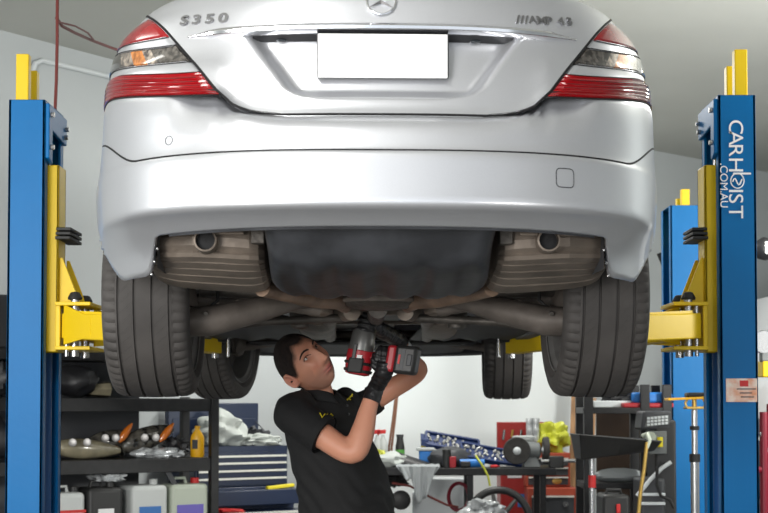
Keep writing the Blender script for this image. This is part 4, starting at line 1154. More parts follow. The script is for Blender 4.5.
def lbottle(name, p, r, h, mt, label, cap='white_paint', lab=None, cat='bottle', oval=.6, neck=.35):
    t = thing(name, label, cat, tuple(p))
    prof = [(.9*r, 0), (r, .01), (r, h*.62), (r*.85, h*.72), (r*neck, h*.88), (r*neck, h*.93)]
    mb = MB().lathe(prof, c=(0, 0, 0), n=24); mb.v = [p+Vector((v.x, v.y*oval, v.z)) for v in mb.v]; part('bottle_body', mb, mt, t)
    mb = MB().lathe([(r*neck*1.15, h*.92), (r*neck*1.15, h*1.0)], n=18); mb.v = [p+v for v in mb.v]; part('cap', mb, cap, t, bevel=.002)
    if lab:
        pp = MB().lathe([(r*1.01, h*.15), (r*1.01, h*.52)], n=24, cap=False); pp.v = [p+Vector((v.x, v.y*(oval*1.0), v.z)) for v in pp.v]; part('label_band', pp, lab, t)
    return t
yb = onshelf(197.5, 1, .12)
t = lbottle('oil_bottle', yb, .045, .205, 'yellow_plastic', 'yellow oil bottle standing at the right end of the shelf', 'yellow_plastic')
part('bottle_label', MB().obox(yb+Vector((-.012, -.029, .085)), (.018, .003, 0), (0, .0015, 0), (0, 0, .03)), 'tool_black', t)
# upper deck: bumper parts
p = onshelf(72, 2, .2); solo('mirror_housing', MB().blob(p+UZ*.11, (.16, .12, .10), .12, 2, 26, 16, 2, -.105), 'black_plastic', 'glossy black plastic car part on the upper shelf beside the left lift post', 'car part')
p = onshelf(92, 2, .22); 
mb = MB(); rg = []
for i in range(10):
    u = i/9; rg.append([p+dS*.17*(u-.5)*1.2+UZ*(.075+.055*math.cos(a)*(.7+.3*u))+nS*.08*math.sin(a) for a in [2*pi*j/8 for j in range(8)]])
zmin = min(q.z for r_ in rg for q in r_)
rg = [[q+UZ*(p.z-zmin+.002) for q in r_] for r_ in rg]
solo('car_part', mb.rings(rg), 'lens_old', 'brown bundled parts beside the black plastic piece on the upper shelf', 'car part')
p = onshelf(-6, 1, .2); solo('dark_bundle', MB().blob(p+UZ*.14, (.12, .1, .14), .1, 2, 20, 12, 1, -.135), 'black_plastic', 'dark bundle on the shelf at the left edge of the picture', 'car part')
p = onshelf(0, 2, .2); solo('black_hose', MB().blob(p+UZ*.12, (.14, .1, .12), .25, 3, 20, 12, 4, -.115), 'black_plastic', 'black hose bundle on the upper shelf at the left edge', 'hose')
mb = MB(); fbox(mb, sf, (.0, .05, 1.832), (.55, .42, 2.16)); solo('storage_crate', mb, 'black_plastic', 'black crate on top of the shelving at the left edge', 'crate', bevel=.012)
# lowest deck: jugs and canisters
def can(px, w_, h_, d_, mt, label, name='canister', cap='tool_black', lab=None, dy=.1, labw=.75, stripe=None, handle=True):
    p = onshelf(px, 0, dy); t = thing(name, label, 'canister', tuple(p), AS)
    f = rot_frame(p, AS); mb = MB(); fbox(mb, f, (-w_/2, -d_/2, 0), (w_/2, d_/2, h_)); part('canister_body', mb, mt, t, bevel=.03 if h_ > .2 else .01, bseg=4)
    if handle:
        part('canister_handle', MB().tube([f(-w_*.28, 0, h_-.005), f(-w_*.24, 0, h_+.035), f(w_*.02, 0, h_+.035), f(w_*.06, 0, h_-.005)], .011, 10), mt, t)
    part('cap', MB().cyl(f(w_*.3, 0, h_-.004), f(w_*.3, 0, h_+.035), .028, 20), cap, t, bevel=.003)
    if lab:
        mb = MB(); fbox(mb, f, (-w_*labw/2, -d_/2-.003, h_*.15), (w_*labw/2, -d_/2+.001, h_*.72)); part('label', mb, lab, t)
    if stripe:
        mb = MB(); fbox(mb, f, (-w_/2-.001, -d_/2-.0035, h_*.72), (w_/2+.001, -d_/2+.001, h_*.76)); part('stripe', mb, stripe, t)
    return t
can(66, .19, .445, .2, 'white_plastic', 'white jug with a red stripe beside the left lift post', stripe='label_red')
can(100, .235, .47, .22, 'tool_black', 'black canister with a white printed label on the bottom shelf', lab='label_white', labw=.45)
can(143, .25, .475, .24, 'white_plastic', 'shiny white canister with a blue label on the bottom shelf', lab='label_blue', labw=.6, handle=False, cap='white_plastic')
can(184, .27, .475, .2, 'green_white_plastic', 'pale green jug with a purple label and red cap', cap='label_red', lab='label_purple', labw=.7)
p = onshelf(108, 0, .1)+UZ*.50; solo('crumpled_bag', MB().blob(p+UZ*.025, (.10, .07, .035), .4, 5, 26, 14, 9, -.02), 'clear_plastic', 'small crumpled clear bag lying on the black canister', 'bag')

# blue tool chest with open lid
co = Vector((-1.33, 10.28, 0)); cf_ = rot_frame(co, AS); CWD = .75
chest = thing('tool_chest', 'dark blue tool chest with open lid and pale drawer edges', 'tool chest', tuple(co), AS)
mb = MB(); fbox(mb, cf_, (0, .0, .90), (CWD, .44, 1.15)); part('chest_body', mb, 'chest_blue', chest, bevel=.006)
mb = MB()
for a_, b_ in (((0, 0, 1.15), (CWD, .015, 1.19)), ((0, .425, 1.15), (CWD, .44, 1.19)), ((0, 0, 1.15), (.015, .44, 1.19)), ((CWD-.015, 0, 1.15), (CWD, .44, 1.19))): fbox(mb, cf_, a_, b_)
part('tray_rim', mb, 'chest_blue', chest)
mb = MB(); fbox(mb, cf_, (0, .44, 1.19), (CWD, .50, 1.50)); ld = part('lid', mb, 'chest_blue', chest, bevel=.006)
mb = MB(); fbox(mb, cf_, (.03, .434, 1.22), (CWD-.03, .441, 1.385)); part('lid_panel', mb, 'chest_blue', ld, bevel=.004)
part('lid_stay', MB().tube([cf_(CWD-.02, .1, 1.19), cf_(CWD-.03, .43, 1.36)], .005, 6), 'steel', ld)
for k, zz in enumerate((1.115, 1.065, 1.01, .955)):
    mb = MB(); fbox(mb, cf_, (.02, -.010, zz-.040), (CWD-.02, .0, zz+.006)); dr = part('drawer', mb, 'chest_blue', chest, bevel=.002)
    mb = MB(); fbox(mb, cf_, (.02 if k != 0 else .13, -.024, zz-.004), (CWD-.02, -.008, zz+.010)); part('drawer_pull', mb, 'strip', dr)
cab_ = thing('roller_cabinet', 'dark blue roller cabinet under the tool chest with top drawer pulled open', 'tool chest', tuple(cf_(0, -.05, 0)), AS)
mb = MB(); fbox(mb, cf_, (-.02, -.03, .10), (CWD+.04, .45, .898)); part('cabinet_body', mb, 'chest_blue', cab_, bevel=.006)
mb = MB(); fbox(mb, cf_, (.0, -.22, .78), (CWD+.02, -.03, .885)); dr = part('drawer', mb, 'chest_blue', cab_, bevel=.005)
mb = MB(); fbox(mb, cf_, (.03, -.36, .62), (CWD+.02, -.03, .74)); dr = part('drawer', mb, 'chest_blue', cab_, bevel=.005)
mb = MB(); fbox(mb, cf_, (.03, -.38, .725), (CWD+.02, -.36, .745)); part('drawer_pull', mb, 'strip', dr)
for zz in (.52, .36, .20):
    mb = MB(); fbox(mb, cf_, (.0, -.045, zz-.06), (CWD+.02, -.03, zz+.06)); dr = part('drawer', mb, 'chest_blue', cab_, bevel=.003)
    mb = MB(); fbox(mb, cf_, (.0, -.06, zz+.04), (CWD+.02, -.044, zz+.055)); part('drawer_pull', mb, 'strip', dr)
for x in (.05, CWD-.05):
    for y in (.03, .38):
        c = cf_(x, y, .05); part('castor', MB().cyl(c+Vector((-.02, 0, 0)), c+Vector((.02, 0, 0)), .05, 18), 'rubber', cab_)
q = cf_(.62, -.12, .887); solo('yellow_tool', MB().obox(q+UZ*.012, dS*.11+UZ*.008, nS*.02, UZ*.012), 'logo_yellow', 'yellow handled tool lying on the open blue drawer', 'tool', bevel=.005)
q = cf_(.12, -.28, .742); solo('red_cloth', MB().blob(q+UZ*.01, (.11, .05, .018), .2, 4, 20, 10, 4, -.01), 'label_red', 'small red rag in the lower open blue drawer', 'rag')
q = cf_(.30, .2, 1.19); solo('cloth_bag', MB().blob(q+UZ*.10, (.18, .14, .13), .25, 2.2, 44, 26, 12, -.10), 'cloth_white', 'off-white cloth bag heaped on the blue tool chest', 'bag')
q = cf_(.56, .10, 1.19); solo('cloth_tail', MB().blob(q+UZ*.035, (.15, .09, .045), .3, 3, 30, 18, 2, -.035), 'cloth_white', 'loose end of white cloth at the right of the tool chest top', 'cloth')
q = cf_(.66, .30, 1.19); solo('rag_heap', MB().blob(q+UZ*.05, (.09, .1, .07), .3, 3, 24, 14, 6, -.05), 'dark_grey', 'dark grey rag heap at the back corner of the blue tool chest', 'rag')

# workbench against the white wall
by0, by1 = 11.0, 11.55; bz = 1.5-(468-403)*by0/F
bx0, bx1 = -.16, at(556, 400, by0).x
bench = thing('workbench', 'black steel workbench under the white wall, crowded with tools', 'workbench', ((bx0+bx1)/2, (by0+by1)/2, 0))
part('bench_top', MB().box((bx0, by0, bz-.055), (bx1, by1, bz)), 'black_steel', bench, bevel=.005)
for x in (bx0+.03, at(470, 400, by0).x-.02, bx1-.12):
    for y in (by0+.02, by1-.07): part('leg', MB().box((x, y, 0), (x+.045, y+.045, bz-.05)), 'black_steel', bench, bevel=.003)
part('rail', MB().box((bx0, by0+.02, .30), (bx1-.1, by0+.05, .34)), 'black_steel', bench)
def onb(px, dy=.2): p = at(px, 403, by0+dy); p.z = bz; return p
# spray bottles
for px, lab in ((377.5, 'spray bottle with red trigger, half hidden behind the man'), (383, 'spray bottle with red trigger, farthest right of the pair beside the man')):
    p = onb(px, .42); t = thing('spray_bottle', lab, 'bottle', tuple(p))
    mb = MB().lathe([(.036, 0), (.04, .01), (.04, .15), (.03, .19), (.013, .225), (.013, .24)], n=20); mb.v = [p+v for v in mb.v]; part('bottle_body', mb, 'white_plastic', t)
    part('trigger_head', MB().obox(p+Vector((-.012, 0, .265)), (.035, 0, .004), (0, .012, 0), (0, 0, .016)), 'label_red', t, bevel=.005)
    part('trigger', MB().tube([p+Vector((-.03, 0, .26)), p+Vector((-.045, 0, .22))], .006, 8), 'label_red', t)
p = onb(400, .40); t = lbottle('spray_can', p, .036, .245, 'tool_black', 'black spray can with a green label on the workbench', 'dark_grey', 'green', oval=1., neck=.7)
p = onb(391, .22); solo('packet', MB().blob(p+UZ*.05, (.135, .10, .062), .18, 2.5, 36, 20, 8, -.05), 'cloth_white', 'crumpled pale plastic packet at the left end of the workbench', 'packet')
p = onb(379.5, .25); solo('yellow_wrapper', MB().blob(p+UZ*.08, (.06, .05, .05), .3, 3, 18, 10, 3), 'hivis', 'yellow wrapper behind the pale packet', 'packet')
p = onb(412, .26); mb = MB(); rg = []
for i in range(9):
    u = i/8; rg.append([p+Vector((-.10+.26*u, -.02, .002))+Vector((0, .10*cos(a), (.11-.09*u)*abs(sin(a)))) for a in [pi*j/12 for j in range(13)]])
solo('lamp_cover', mb.rings(rg), 'black_plastic', 'black and pale curved lamp cover lying on the workbench', 'car part', smooth=True)
p = onb(426, .36); t = thing('wipes_tub', 'blue plastic tub with a white lid on the workbench', 'tub', tuple(p))
part('tub_body', MB().box((p.x-.055, p.y-.05, bz), (p.x+.06, p.y+.05, bz+.12)), 'bright_blue', t, bevel=.01); part('lid', MB().box((p.x-.075, p.y-.055, bz+.12), (p.x+.065, p.y+.055, bz+.145)), 'white_plastic', t, bevel=.006)
p = onb(421, .44); solo('yellow_box', MB().box((p.x-.0, p.y, bz+.0), (p.x+.07, p.y+.06, bz+.19)), 'logo_yellow', 'yellow box behind the blue tub', 'box', bevel=.004)
# cloth over the edge
cx0 = at(396, 400, by0).x; cx1 = at(440, 400, by0).x; rows = []
for i in range(33):
    u = i/32; x = cx0+(cx1-cx0)*u; row = []
    drop = .06+.22*math.exp(-((u-.60)/.30)**2)+.03*math.sin(u*17)
    for k in range(17):
        v = k/16; fold = .010*math.sin(u*26+v*2)+.006*math.sin(u*47)
        if v < .5: row.append(Vector((x, by0+.30-.60*v, bz+.012+.012*abs(math.sin(u*19+v*9)))))
        else:
            w2 = (v-.5)*2; row.append(Vector((x+(.5-u)*.12*w2, by0-.012-.012*w2+fold-.012, bz+.012-drop*w2)))
    rows.append(row)
o = solo('cleaning_cloth', MB().grid(rows), 'cloth_grey', 'pale grey cloth hanging over the front edge of the workbench', 'cloth'); solid(o, .006, 0)
# black cup, red item, blue drill
p = onb(446.5, .08); solo('black_tin', MB().lathe([(.030, 0), (.033, .003), (.033, .135), (.028, .14)], c=p, n=22), 'tool_black', 'black cylindrical tin at the front edge of the workbench', 'tin')
p = onb(453, .07); solo('red_box', MB().box((p.x-.028, p.y-.02, bz), (p.x+.022, p.y+.03, bz+.085)), 'tool_red', 'small red can beside the black tin', 'can', bevel=.006)
p = onb(473, .07); t = thing('hand_drill', 'bright blue hand tool lying at the front of the workbench', 'power tool', tuple(p))
part('tool_body', MB().tube([p+Vector((-.10, 0, .035)), p+Vector((.02, 0, .035)), p+Vector((.085, 0, .035))], [.030, .032, .03], 14, .9), 'bright_blue', t); part('tool_grip', MB().box((p.x-.10, p.y-.034, bz+.004), (p.x-.02, p.y+.034, bz+.05)), 'tool_black', t, bevel=.01)
p = onb(450, .28); solo('grey_cover', MB().blob(p+UZ*.06, (.17, .12, .095), .08, 2, 34, 18, 3, -.06), 'dark_grey', 'dark grey domed cover behind the black tin', 'cover')
# socket set case: tilted open blue trays
def tray(cx, cyd, w_, d_, z, tl, label, name, seed, yaw=0):
    p = onb(cx, cyd)+UZ*z; t = thing(name, label, 'tool case', tuple(p)); rx = Vector((cos(yaw), sin(yaw), -.17)).normalized(); ry = Vector((-sin(yaw), cos(yaw), tl)).normalized(); rz_ = rx.cross(ry).normalized()
    mb = MB(); mb.obox(p, rx*w_/2, ry*d_/2, rz_*.012)
    for s1 in (-1, 1): mb.obox(p+rx*(w_/2)*s1+rz_*.015, rx*.008, ry*d_/2, rz_*.02); mb.obox(p+ry*(d_/2)*s1+rz_*.015, rx*w_/2, ry*.008, rz_*.02)
    part('tray', mb, 'tray_blue', t); random.seed(seed)
    for i in range(int(w_/.035)):
        for k in range(3):
            if random.random() < .15: continue
            c = p+rx*(-w_/2+.03+i*.034+random.uniform(-.012, .012))+ry*(d_*(-.3+.28*k)+random.uniform(-.015, .015))+rz_*.020; r_ = random.uniform(.006, .013); an_ = random.uniform(-1.2, 1.2)
            part('socket', MB().tube([c-rz_*.006, c+(ry*cos(an_)+rx*sin(an_))*random.uniform(.014, .032)+rz_*.004], r_, 10), 'socket_steel', t)
    return t
tray(452, .44, .42, .14, .165, .9, 'open lid tray of the blue socket set, filled with bright sockets', 'socket_tray', 1)
tray(490, .30, .46, .16, .075, .75, 'lower tray of the blue socket set, sloping towards the bench grinder', 'socket_tray', 2)
p = onb(424.5, .44); solo('case_flap', MB().obox(p+UZ*.20, (.03, 0, -.006), (0, .07, .02), (0, 0, .028)), 'tray_blue', 'raised end flap of the blue socket set', 'tool case', bevel=.004)
# tool clutter: screwdrivers
for px, m_, lb in ((497, 'label_red', 'red handled screwdriver on the workbench'), (488, 'white_plastic', 'white handled screwdriver on the workbench'), (506, 'steel', 'bare steel spanner on the workbench in front of the grinder')):
    p = onb(px, .05); t = solo('screwdriver', MB().tube([p+Vector((-.05, 0, .012)), p+Vector((.0, .01, .012)), p+Vector((.002, .01, .012)), p+Vector((.07, .02, .008))], [.011, .011, .004, .003], 10), m_, lb, 'hand tool')
# green-yellow lanyard
p = onb(480, -.02); solo('green_strap', MB().tube([at(476, 456, 11.1), at(480, 462, 10.99), at(484, 468, 10.975), at(488, 476, 10.97), at(490, 486, 10.97)], .008, 6), 'hivis', 'green and yellow strap hanging over the workbench edge', 'strap')
# bench grinder
gb = onb(531, .22); bg = thing('bench_grinder', 'grey bench grinder with two wheels at the right end of the workbench', 'bench grinder', tuple(gb))
part('motor', MB().lathe([(.03, -.075), (.062, -.06), (.066, 0), (.062, .06), (.03, .075)], c=gb+UZ*.125, axis='x', n=28), 'grey_plastic', bg)
part('base', MB().prism([gb+Vector((-.07, -.06, 0)), gb+Vector((.07, -.06, 0)), gb+Vector((.035, -.04, .08)), gb+Vector((-.035, -.04, .08))], (0, .10, 0)), 'grey_plastic', bg, bevel=.006)
for s, dx, dy in ((-1, -.115, -.05), (1, .115, .02)):
    c = gb+Vector((dx, dy, .125)); g_ = part('grinding_wheel', MB().lathe([(.03, -.022), (.10, -.022), (.105, -.016), (.105, .016), (.10, .022), (.03, .022)], c=c, axis='y' if s < 0 else 'x', n=36), 'grinding_wheel', bg)
    part('flange', MB().lathe([(.001, -.034), (.012, -.034), (.028, -.024), (.032, -.02)], c=c, axis='y' if s < 0 else 'x', n=24), 'pvc_grey', g_)
p = onb(523.5, .40); solo('white_tub', MB().lathe([(.075, .0), (.08, .01), (.082, .20), (.088, .205), (.088, .23), (.07, .235)], c=p, n=28), 'white_plastic', 'white tub with a rounded lid behind the bench grinder', 'tub')
solo('vise_bar', MB().cyl(onb(541, .05)+UZ*.05, onb(541, .05)+Vector((.30, -.02, .055)), .015, 14), 'steel', 'bright steel bar sticking out past the right end of the workbench', 'bar')
solo('bar_clamp', MB().obox(onb(556, .04)+UZ*.045, (.055, 0, 0), (0, .03, 0), (0, 0, .045)), 'tool_black', 'black clamp block around the steel bar', 'clamp', bevel=.008)
# hanging hose coil and wheel under the bench
c = at(459, 497, 11.2); mb = MB()
for k in range(4): mb.tube([c+Vector(((.085-.004*k)*cos(t*pi/16), .012*k, (.11-.004*k)*sin(t*pi/16))) for t in range(33)], .009, 8, cap=False)
solo('hose_coil', mb, 'maroon', 'coiled dark red air hose hanging under the workbench', 'hose')
solo('air_hose', MB().tube([at(392, 483, 11.05), at(410, 486, 11.03), at(430, 497, 11.03), at(447, 505, 11.05), at(458, 507, 11.1)], .009, 8), 'cable_red', 'dark red hose running under the workbench to the hose coil', 'hose')
c = at(499, 521, 10.75); wh = thing('spoked_wheel', 'black rim leaning in front of the workbench, wrapped in clear plastic', 'wheel', tuple(Vector((c.x, c.y, c.z-.24))))
part('rim_ring', MB().tube([c+Vector((.225*cos(t*pi/24), .03*sin(t*pi/24), .225*sin(t*pi/24))) for t in range(49)], .028, 12, cap=False), 'tool_black', wh)
for k in range(7): a_ = 2*pi*k/7; part('spoke', MB().tube([c, c+Vector((.2*cos(a_), 0, .2*sin(a_)))], [.02, .014], 8), 'tool_grey', wh)
p = Vector((c.x, 10.75, .5)); 
solo('wheel_stand', MB().box((c.x-.2, 10.6, 0), (c.x+.2, 11.0-.05, c.z-.258)), 'dark_grey', 'dark grey box holding up the black rim below the workbench', 'box', bevel=.01)
solo('plastic_sheet', MB().blob(at(484, 512, 10.6), (.14, .06, .08), .35, 3, 30, 18, 3), 'clear_plastic', 'clear plastic sheet draped over the black rim', 'plastic sheet')
p = at(401, 500, 11.3); solo('round_speaker', MB().lathe([(.05, -.03), (.075, -.02), (.075, .02), (.05, .03)], c=p, axis='y', n=28), 'tool_black', 'black round speaker hanging under the left end of the workbench', 'speaker')
p = at(392, 480, 11.2); solo('tool_bundle', MB().blob(p, (.11, .08, .05), .35, 3, 24, 14, 2), 'tool_black', 'dark tool clutter hanging beneath the left end of the bench top', 'hand tools')
solo('grey_board', MB().prism([Vector((at(412, 0, 11.7).x, 11.62, .0)), Vector((at(470, 0, 11.7).x, 11.62, 0)), Vector((at(470, 0, 11.7).x, 11.62, .90)), Vector((at(430, 0, 11.7).x, 11.62, .90)), Vector((at(412, 0, 11.7).x, 11.62, .78))], (0, .2, 0)), 'pvc_grey', 'pale grey panel standing under the workbench', 'panel', bevel=.01)
# cables hanging on the white wall
for a_, lb in ((0, 'left brown cable hanging in front of the white wall'), (4.5, 'right brown cable hanging in front of the white wall')):
    solo('hanging_cable', MB().tube([at(399+a_*.2, 352, 11.55), at(397+a_*.3, 385, 11.5), at(393.5+a_*.45, 415, 11.5), at(389+a_*.6, 447, 11.5), at(388.5+a_*.6, 466, 11.5)], .009, 8), 'cable_brown', lb, 'cable', 'cables on the white wall')
# red tool boxes at the right of the bench
ry = 12.0; a = at(497, 447, ry); b = at(545, 422, ry)
t = thing('red_tool_case', 'open red tool case standing upright behind the bench grinder', 'tool case', ((a.x+b.x)/2, ry+.05, 1.10))
part('case_shell', MB().box((a.x, ry, 1.10), (b.x, ry+.06, b.z)), 'red_paint', t, bevel=.006)
for k in range(5): part('tool', MB().tube([(a.x+.05+.07*k, ry-.006, 1.20+.02*(k % 2)), (a.x+.06+.07*k, ry-.006, 1.28)], .010, 8), 'steel' if k != 1 else 'brass', t)
part('case_dial', MB().lathe([(.02, 0), (.02, .012)], c=(a.x+.17, ry-.012, 1.21), axis='y', n=18), 'white_paint', t)
t = thing('red_cabinet', 'tall dark red side cabinet behind the right end of the workbench', 'cabinet', (at(512, 0, ry).x, ry+.2, 0))
part('cabinet_body', MB().box((at(499, 0, ry).x, ry, 0), (at(524, 0, ry).x, ry+.4, 1.10)), 'red_paint', t, bevel=.008)
part('sticker', MB().box((at(516, 0, ry).x, ry-.003, at(0, 507, ry).z), (at(524, 0, ry).x, ry, at(0, 494, ry).z)), 'label_blue', t)
part('sticker', MB().box((at(506, 0, ry).x, ry-.003, at(0, 478, ry).z), (at(520, 0, ry).x, ry, at(0, 472, ry).z)), 'pvc_grey', t)
rx0 = at(524, 0, 11.8).x; rx1 = at(568, 0, 11.8).x
t = thing('red_tool_chest', 'orange-red tool chest with grey drawers on the red roller cabinet', 'tool chest', ((rx0+rx1)/2, 12.0, at(0, 487, 11.8).z))
zb_ = at(0, 487, 11.8).z; zt_ = at(0, 453, 11.8).z
part('chest_body', MB().box((rx0, 11.8, zb_), (rx1, 12.15, zt_)), 'orange_red', t, bevel=.006)
for k in range(3):
    z_ = at(0, 458+9.5*k, 11.8).z; d_ = part('drawer', MB().box((rx0+.02, 11.785, z_-.062), (rx1-.02, 11.8, z_)), 'dark_grey', t, bevel=.003)
    part('drawer_pull', MB().box((rx0+.02, 11.77, z_-.008), (rx1-.02, 11.786, z_+.002)), 'strip', d_)
part('maker_plate', MB().blob(((rx0+rx1)/2+.07, 11.784, at(0, 481, 11.8).z), (.04, .004, .025), n=20, m=10), 'brass', t)
t = thing('red_roller_cabinet', 'orange-red roller cabinet standing on the floor under the red chest', 'tool chest', ((rx0+rx1)/2, 11.95, 0))
x0_ = at(526, 0, 11.7).x; x1_ = at(575, 0, 11.7).x
part('cabinet_body', MB().box((x0_, 11.7, .08), (x1_, 12.18, zb_-.002)), 'orange_red', t, bevel=.006)
for k in range(4):
    z_ = zb_-.07-.17*k; d_ = part('drawer', MB().box((x0_+.03, 11.685, z_-.14), (x1_-.03, 11.7, z_)), 'dark_grey', t, bevel=.003)
    part('drawer_pull', MB().box((x0_+.03, 11.67, z_-.006), (x1_-.03, 11.686, z_+.008)), 'strip', d_)
    part('drawer_lock', MB().cyl((x1_-.10, 11.66, z_-.06), (x1_-.10, 11.69, z_-.06), .022, 14), 'steel', d_)
p = Vector((at(550, 0, 11.95).x, 11.95, zt_)); solo('yellow_plastic_bag', MB().blob(p+UZ*.11, (.125, .1, .13), .35, 2.2, 40, 24, 6, -.11), 'hivis', 'crumpled yellow-green plastic bag on top of the red tool chest', 'bag')
for px_c, lb in ((526.5, 'left of two clear plastic cups in front of the red tool case'), (533, 'right of two clear plastic cups in front of the red tool case')):
    p = Vector((at(px_c, 0, 12.0).x, 11.9, zt_)); mb = MB().lathe([(.024, 0), (.026, .05), (.027, .18), (.029, .28)], n=20); mb.v = [p+v for v in mb.v]
    solo('plastic_cup', mb, 'clear_plastic', lb, 'cup', 'clear cups by the red tool case')
# timber leaning in the corner
for k, (px0, px1, pt, lb, m_, yy) in enumerate(((571, 588, 392, 'wide pale board leaning in the corner beside the white wall', 'wood', 12.9), (588, 594, 398, 'narrow plank behind the black rack post', 'wood', 12.7), (580, 587, 430, 'short offcut of timber standing beside the wide board', 'wood_dark', 12.6))):
    a = at(px0, 403, yy).x; b = at(px1, 403, yy).x; zt2 = at(0, pt, yy).z+ (.35 if k == 0 else 0)
    solo('timber_board', MB().prism([Vector((a-.08, yy-.2, 0)), Vector((b-.08, yy-.2, 0)), Vector((b+.02, yy, zt2)), Vector((a+.02, yy, zt2))], (0, .025, 0)), m_, lb, 'board')
ry_ = 10.6
solo('plywood_sheet', MB().box((at(594, 0, ry_).x, ry_, 0), (at(668, 0, ry_).x, ry_+.02, 1.48)), 'plywood', 'dark brown plywood sheet standing behind the black rack', 'board')
# right-hand black rack
k0, k1 = 9.5, 9.95; rk = thing('steel_rack', 'black steel rack on the right with a blue case and red tray on top', 'shelving', (1.7, 9.7, 0))
ra = at(582, 0, k0).x; rb_ = at(669, 0, k0).x-.06
for x in (ra, at(638, 0, k0).x, rb_):
    for y in (k0, k1-.05): part('upright', MB().box((x, y, 0), (x+.06, y+.05, 1.62 if x != ra else 1.55)), 'black_steel', rk, bevel=.004)
for z_ in (1.47, .98, .38): part('shelf_deck', MB().box((ra, k0+.005, z_-.04), (rb_+.06, k1, z_)), 'black_steel', rk, bevel=.003)
zz = 1.47
def onr(px, dy=.15): p = at(px, 403, k0+dy); p.z = zz; return p
p = onr(608); solo('grey_rail', MB().box((p.x-.10, p.y-.03, zz), (p.x+.15, p.y+.03, zz+.045)), 'pvc_grey', 'pale grey strip lying on the rack under the right rear tyre', 'strip', bevel=.006)
p = onr(652, .1); solo('blue_case', MB().box((p.x-.13, p.y-.04, zz+.031), (p.x+.13, p.y+.06, zz+.10)), 'bright_blue', 'bright blue tool case lying on the red tray of the rack', 'tool case', bevel=.015)
p = onr(652, .1); solo('red_tray', MB().box((p.x-.2, p.y-.07, zz), (p.x+.13, p.y+.09, zz+.03)), 'tool_red', 'flat red tray on the top shelf of the black rack', 'tray', bevel=.008)
p = onr(618, .22); solo('machine_part', MB().blob(p+UZ*.06, (.10, .08, .07), .25, 3, 22, 14, 2, -.06), 'black_plastic', 'black lump of machinery on the rack beside the grey strip', 'car part')
p = onr(618, .2); p.z = .98; solo('paper_roll', MB().blob(p+UZ*.04, (.16, .1, .05), .1, 2, 24, 12, 2, -.04), 'cloth_grey', 'pale roll of cloth on the rack behind the drain pan', 'cloth')
# oil drain pan on its pole
dy_ = 8.3; t = thing('oil_drain_stand', 'black oil drain pan on a silver pole stand', 'oil drain', (at(589.5, 0, dy_).x, dy_, 0))
xa = at(573, 0, dy_).x; xb = at(651, 0, dy_).x; z0_ = at(0, 434, dy_).z
mb = MB(); rg = []
for (u0, u1, z_, dd) in ((.05, .93, z0_-.145, .12), (.03, .95, z0_-.14, .14), (.0, 1.0, z0_-.012, .20), (-.02, 1.02, z0_, .215), (.02, .98, z0_, .19), (.07, .90, z0_-.12, .12)):
    rg.append([Vector((xa+(xb-xa)*u, dy_+sy*dd, z_-(.035*u if z_ > z0_-.05 else -.055*u))) for u, sy in ((u0, -1), ((u0+u1)/2, -1), (u1, -1), (u1, 1), ((u0+u1)/2, 1), (u0, 1))])
mb.rings(rg); part('pan', mb, 'tool_black', t, bevel=.006, ang=50)
px_ = at(589.5, 0, dy_).x
part('pole', MB().cyl((px_, dy_, .1), (px_, dy_, z0_-.13), .016, 16), 'steel', t); part('pole_collar', MB().cyl((px_, dy_, 1.02), (px_, dy_, 1.09), .022, 16), 'label_red', t)
part('base', MB().box((px_-.2, dy_-.2, .04), (px_+.25, dy_+.2, .12)), 'tool_black', t, bevel=.03)
solo('grease_hose', MB().tube([at(647, 442, 8.1), at(645.5, 455, 8.1), at(644, 470, 8.1), at(640.5, 492, 8.1), at(638, 520, 8.1), at(636, 700, 8.1)], .011, 10), 'brass', 'brass and white grease hose hanging from the drain pan', 'hose')
solo('nozzle_head', MB().tube([at(643, 436, 8.12), at(647, 434, 8.1), at(649.5, 440, 8.1), at(647, 448, 8.1)], [.014, .016, .014, .010], 12), 'green_white_plastic', 'pale green nozzle at the end of the drain pan', 'nozzle')
# service machine with keypad
my = 9.1; xa = at(637, 0, my).x; xb = at(673, 0, my).x; t = thing('service_machine', 'grey and black service machine with keypad and gauges beside the rear blue post', 'machine', ((xa+xb)/2, my+.2, 0))
part('machine_body', MB().box((at(652, 0, my).x, my, .1), (xb, my+.3, at(0, 420, my).z)), 'tool_black', t, bevel=.015)
part('machine_head', MB().prism([at(641, 430, my), at(672, 430, my), at(672, 411, my+.0), at(643, 411, my)], (0, .25, 0)), 'dark_grey', t, bevel=.015)
kp = part('keypad', MB().prism([at(645, 427, my-.01), at(669, 424, my-.01), at(669, 415, my-.01), at(647, 417, my-.01)], (0, .012, 0)), 'grey_plastic', t)
for i in range(6):
    for j in range(3):
        c = at(648.5+3.6*i, 424.8-3.2*j-.35*i, my-.015); part('key', MB().obox(c, (.008, 0, 0), (0, .005, 0), (0, 0, .007)), 'pvc_grey', kp)
part('gauge_panel', MB().box((at(645, 0, my).x, my-.02, at(0, 454, my).z), (at(663, 0, my).x, my+.1, at(0, 431, my).z)), 'grey_plastic', t, bevel=.006)
part('gauge', MB().lathe([(.001, 0), (.035, 0), (.038, .01)], c=at(651, 438, my-.035), axis='y', n=20), 'green_white_plastic', t)
part('yellow_valve', MB().cyl(at(660, 447, my-.04), at(660, 437, my-.04), .018, 12), 'logo_yellow', t)
for z_ in (494, 503): part('bright_trim', MB().box((at(636, 0, my).x, my-.06, at(0, z_+1.5, my).z), (at(660, 0, my).x, my-.03, at(0, z_-1.5, my).z)), 'pvc_grey', t, bevel=.004)
part('lower_cover', MB().box((at(636, 0, my).x, my-.03, .1), (at(661, 0, my).x, my+.25, at(0, 478, my).z)), 'dark_grey', t, bevel=.02)
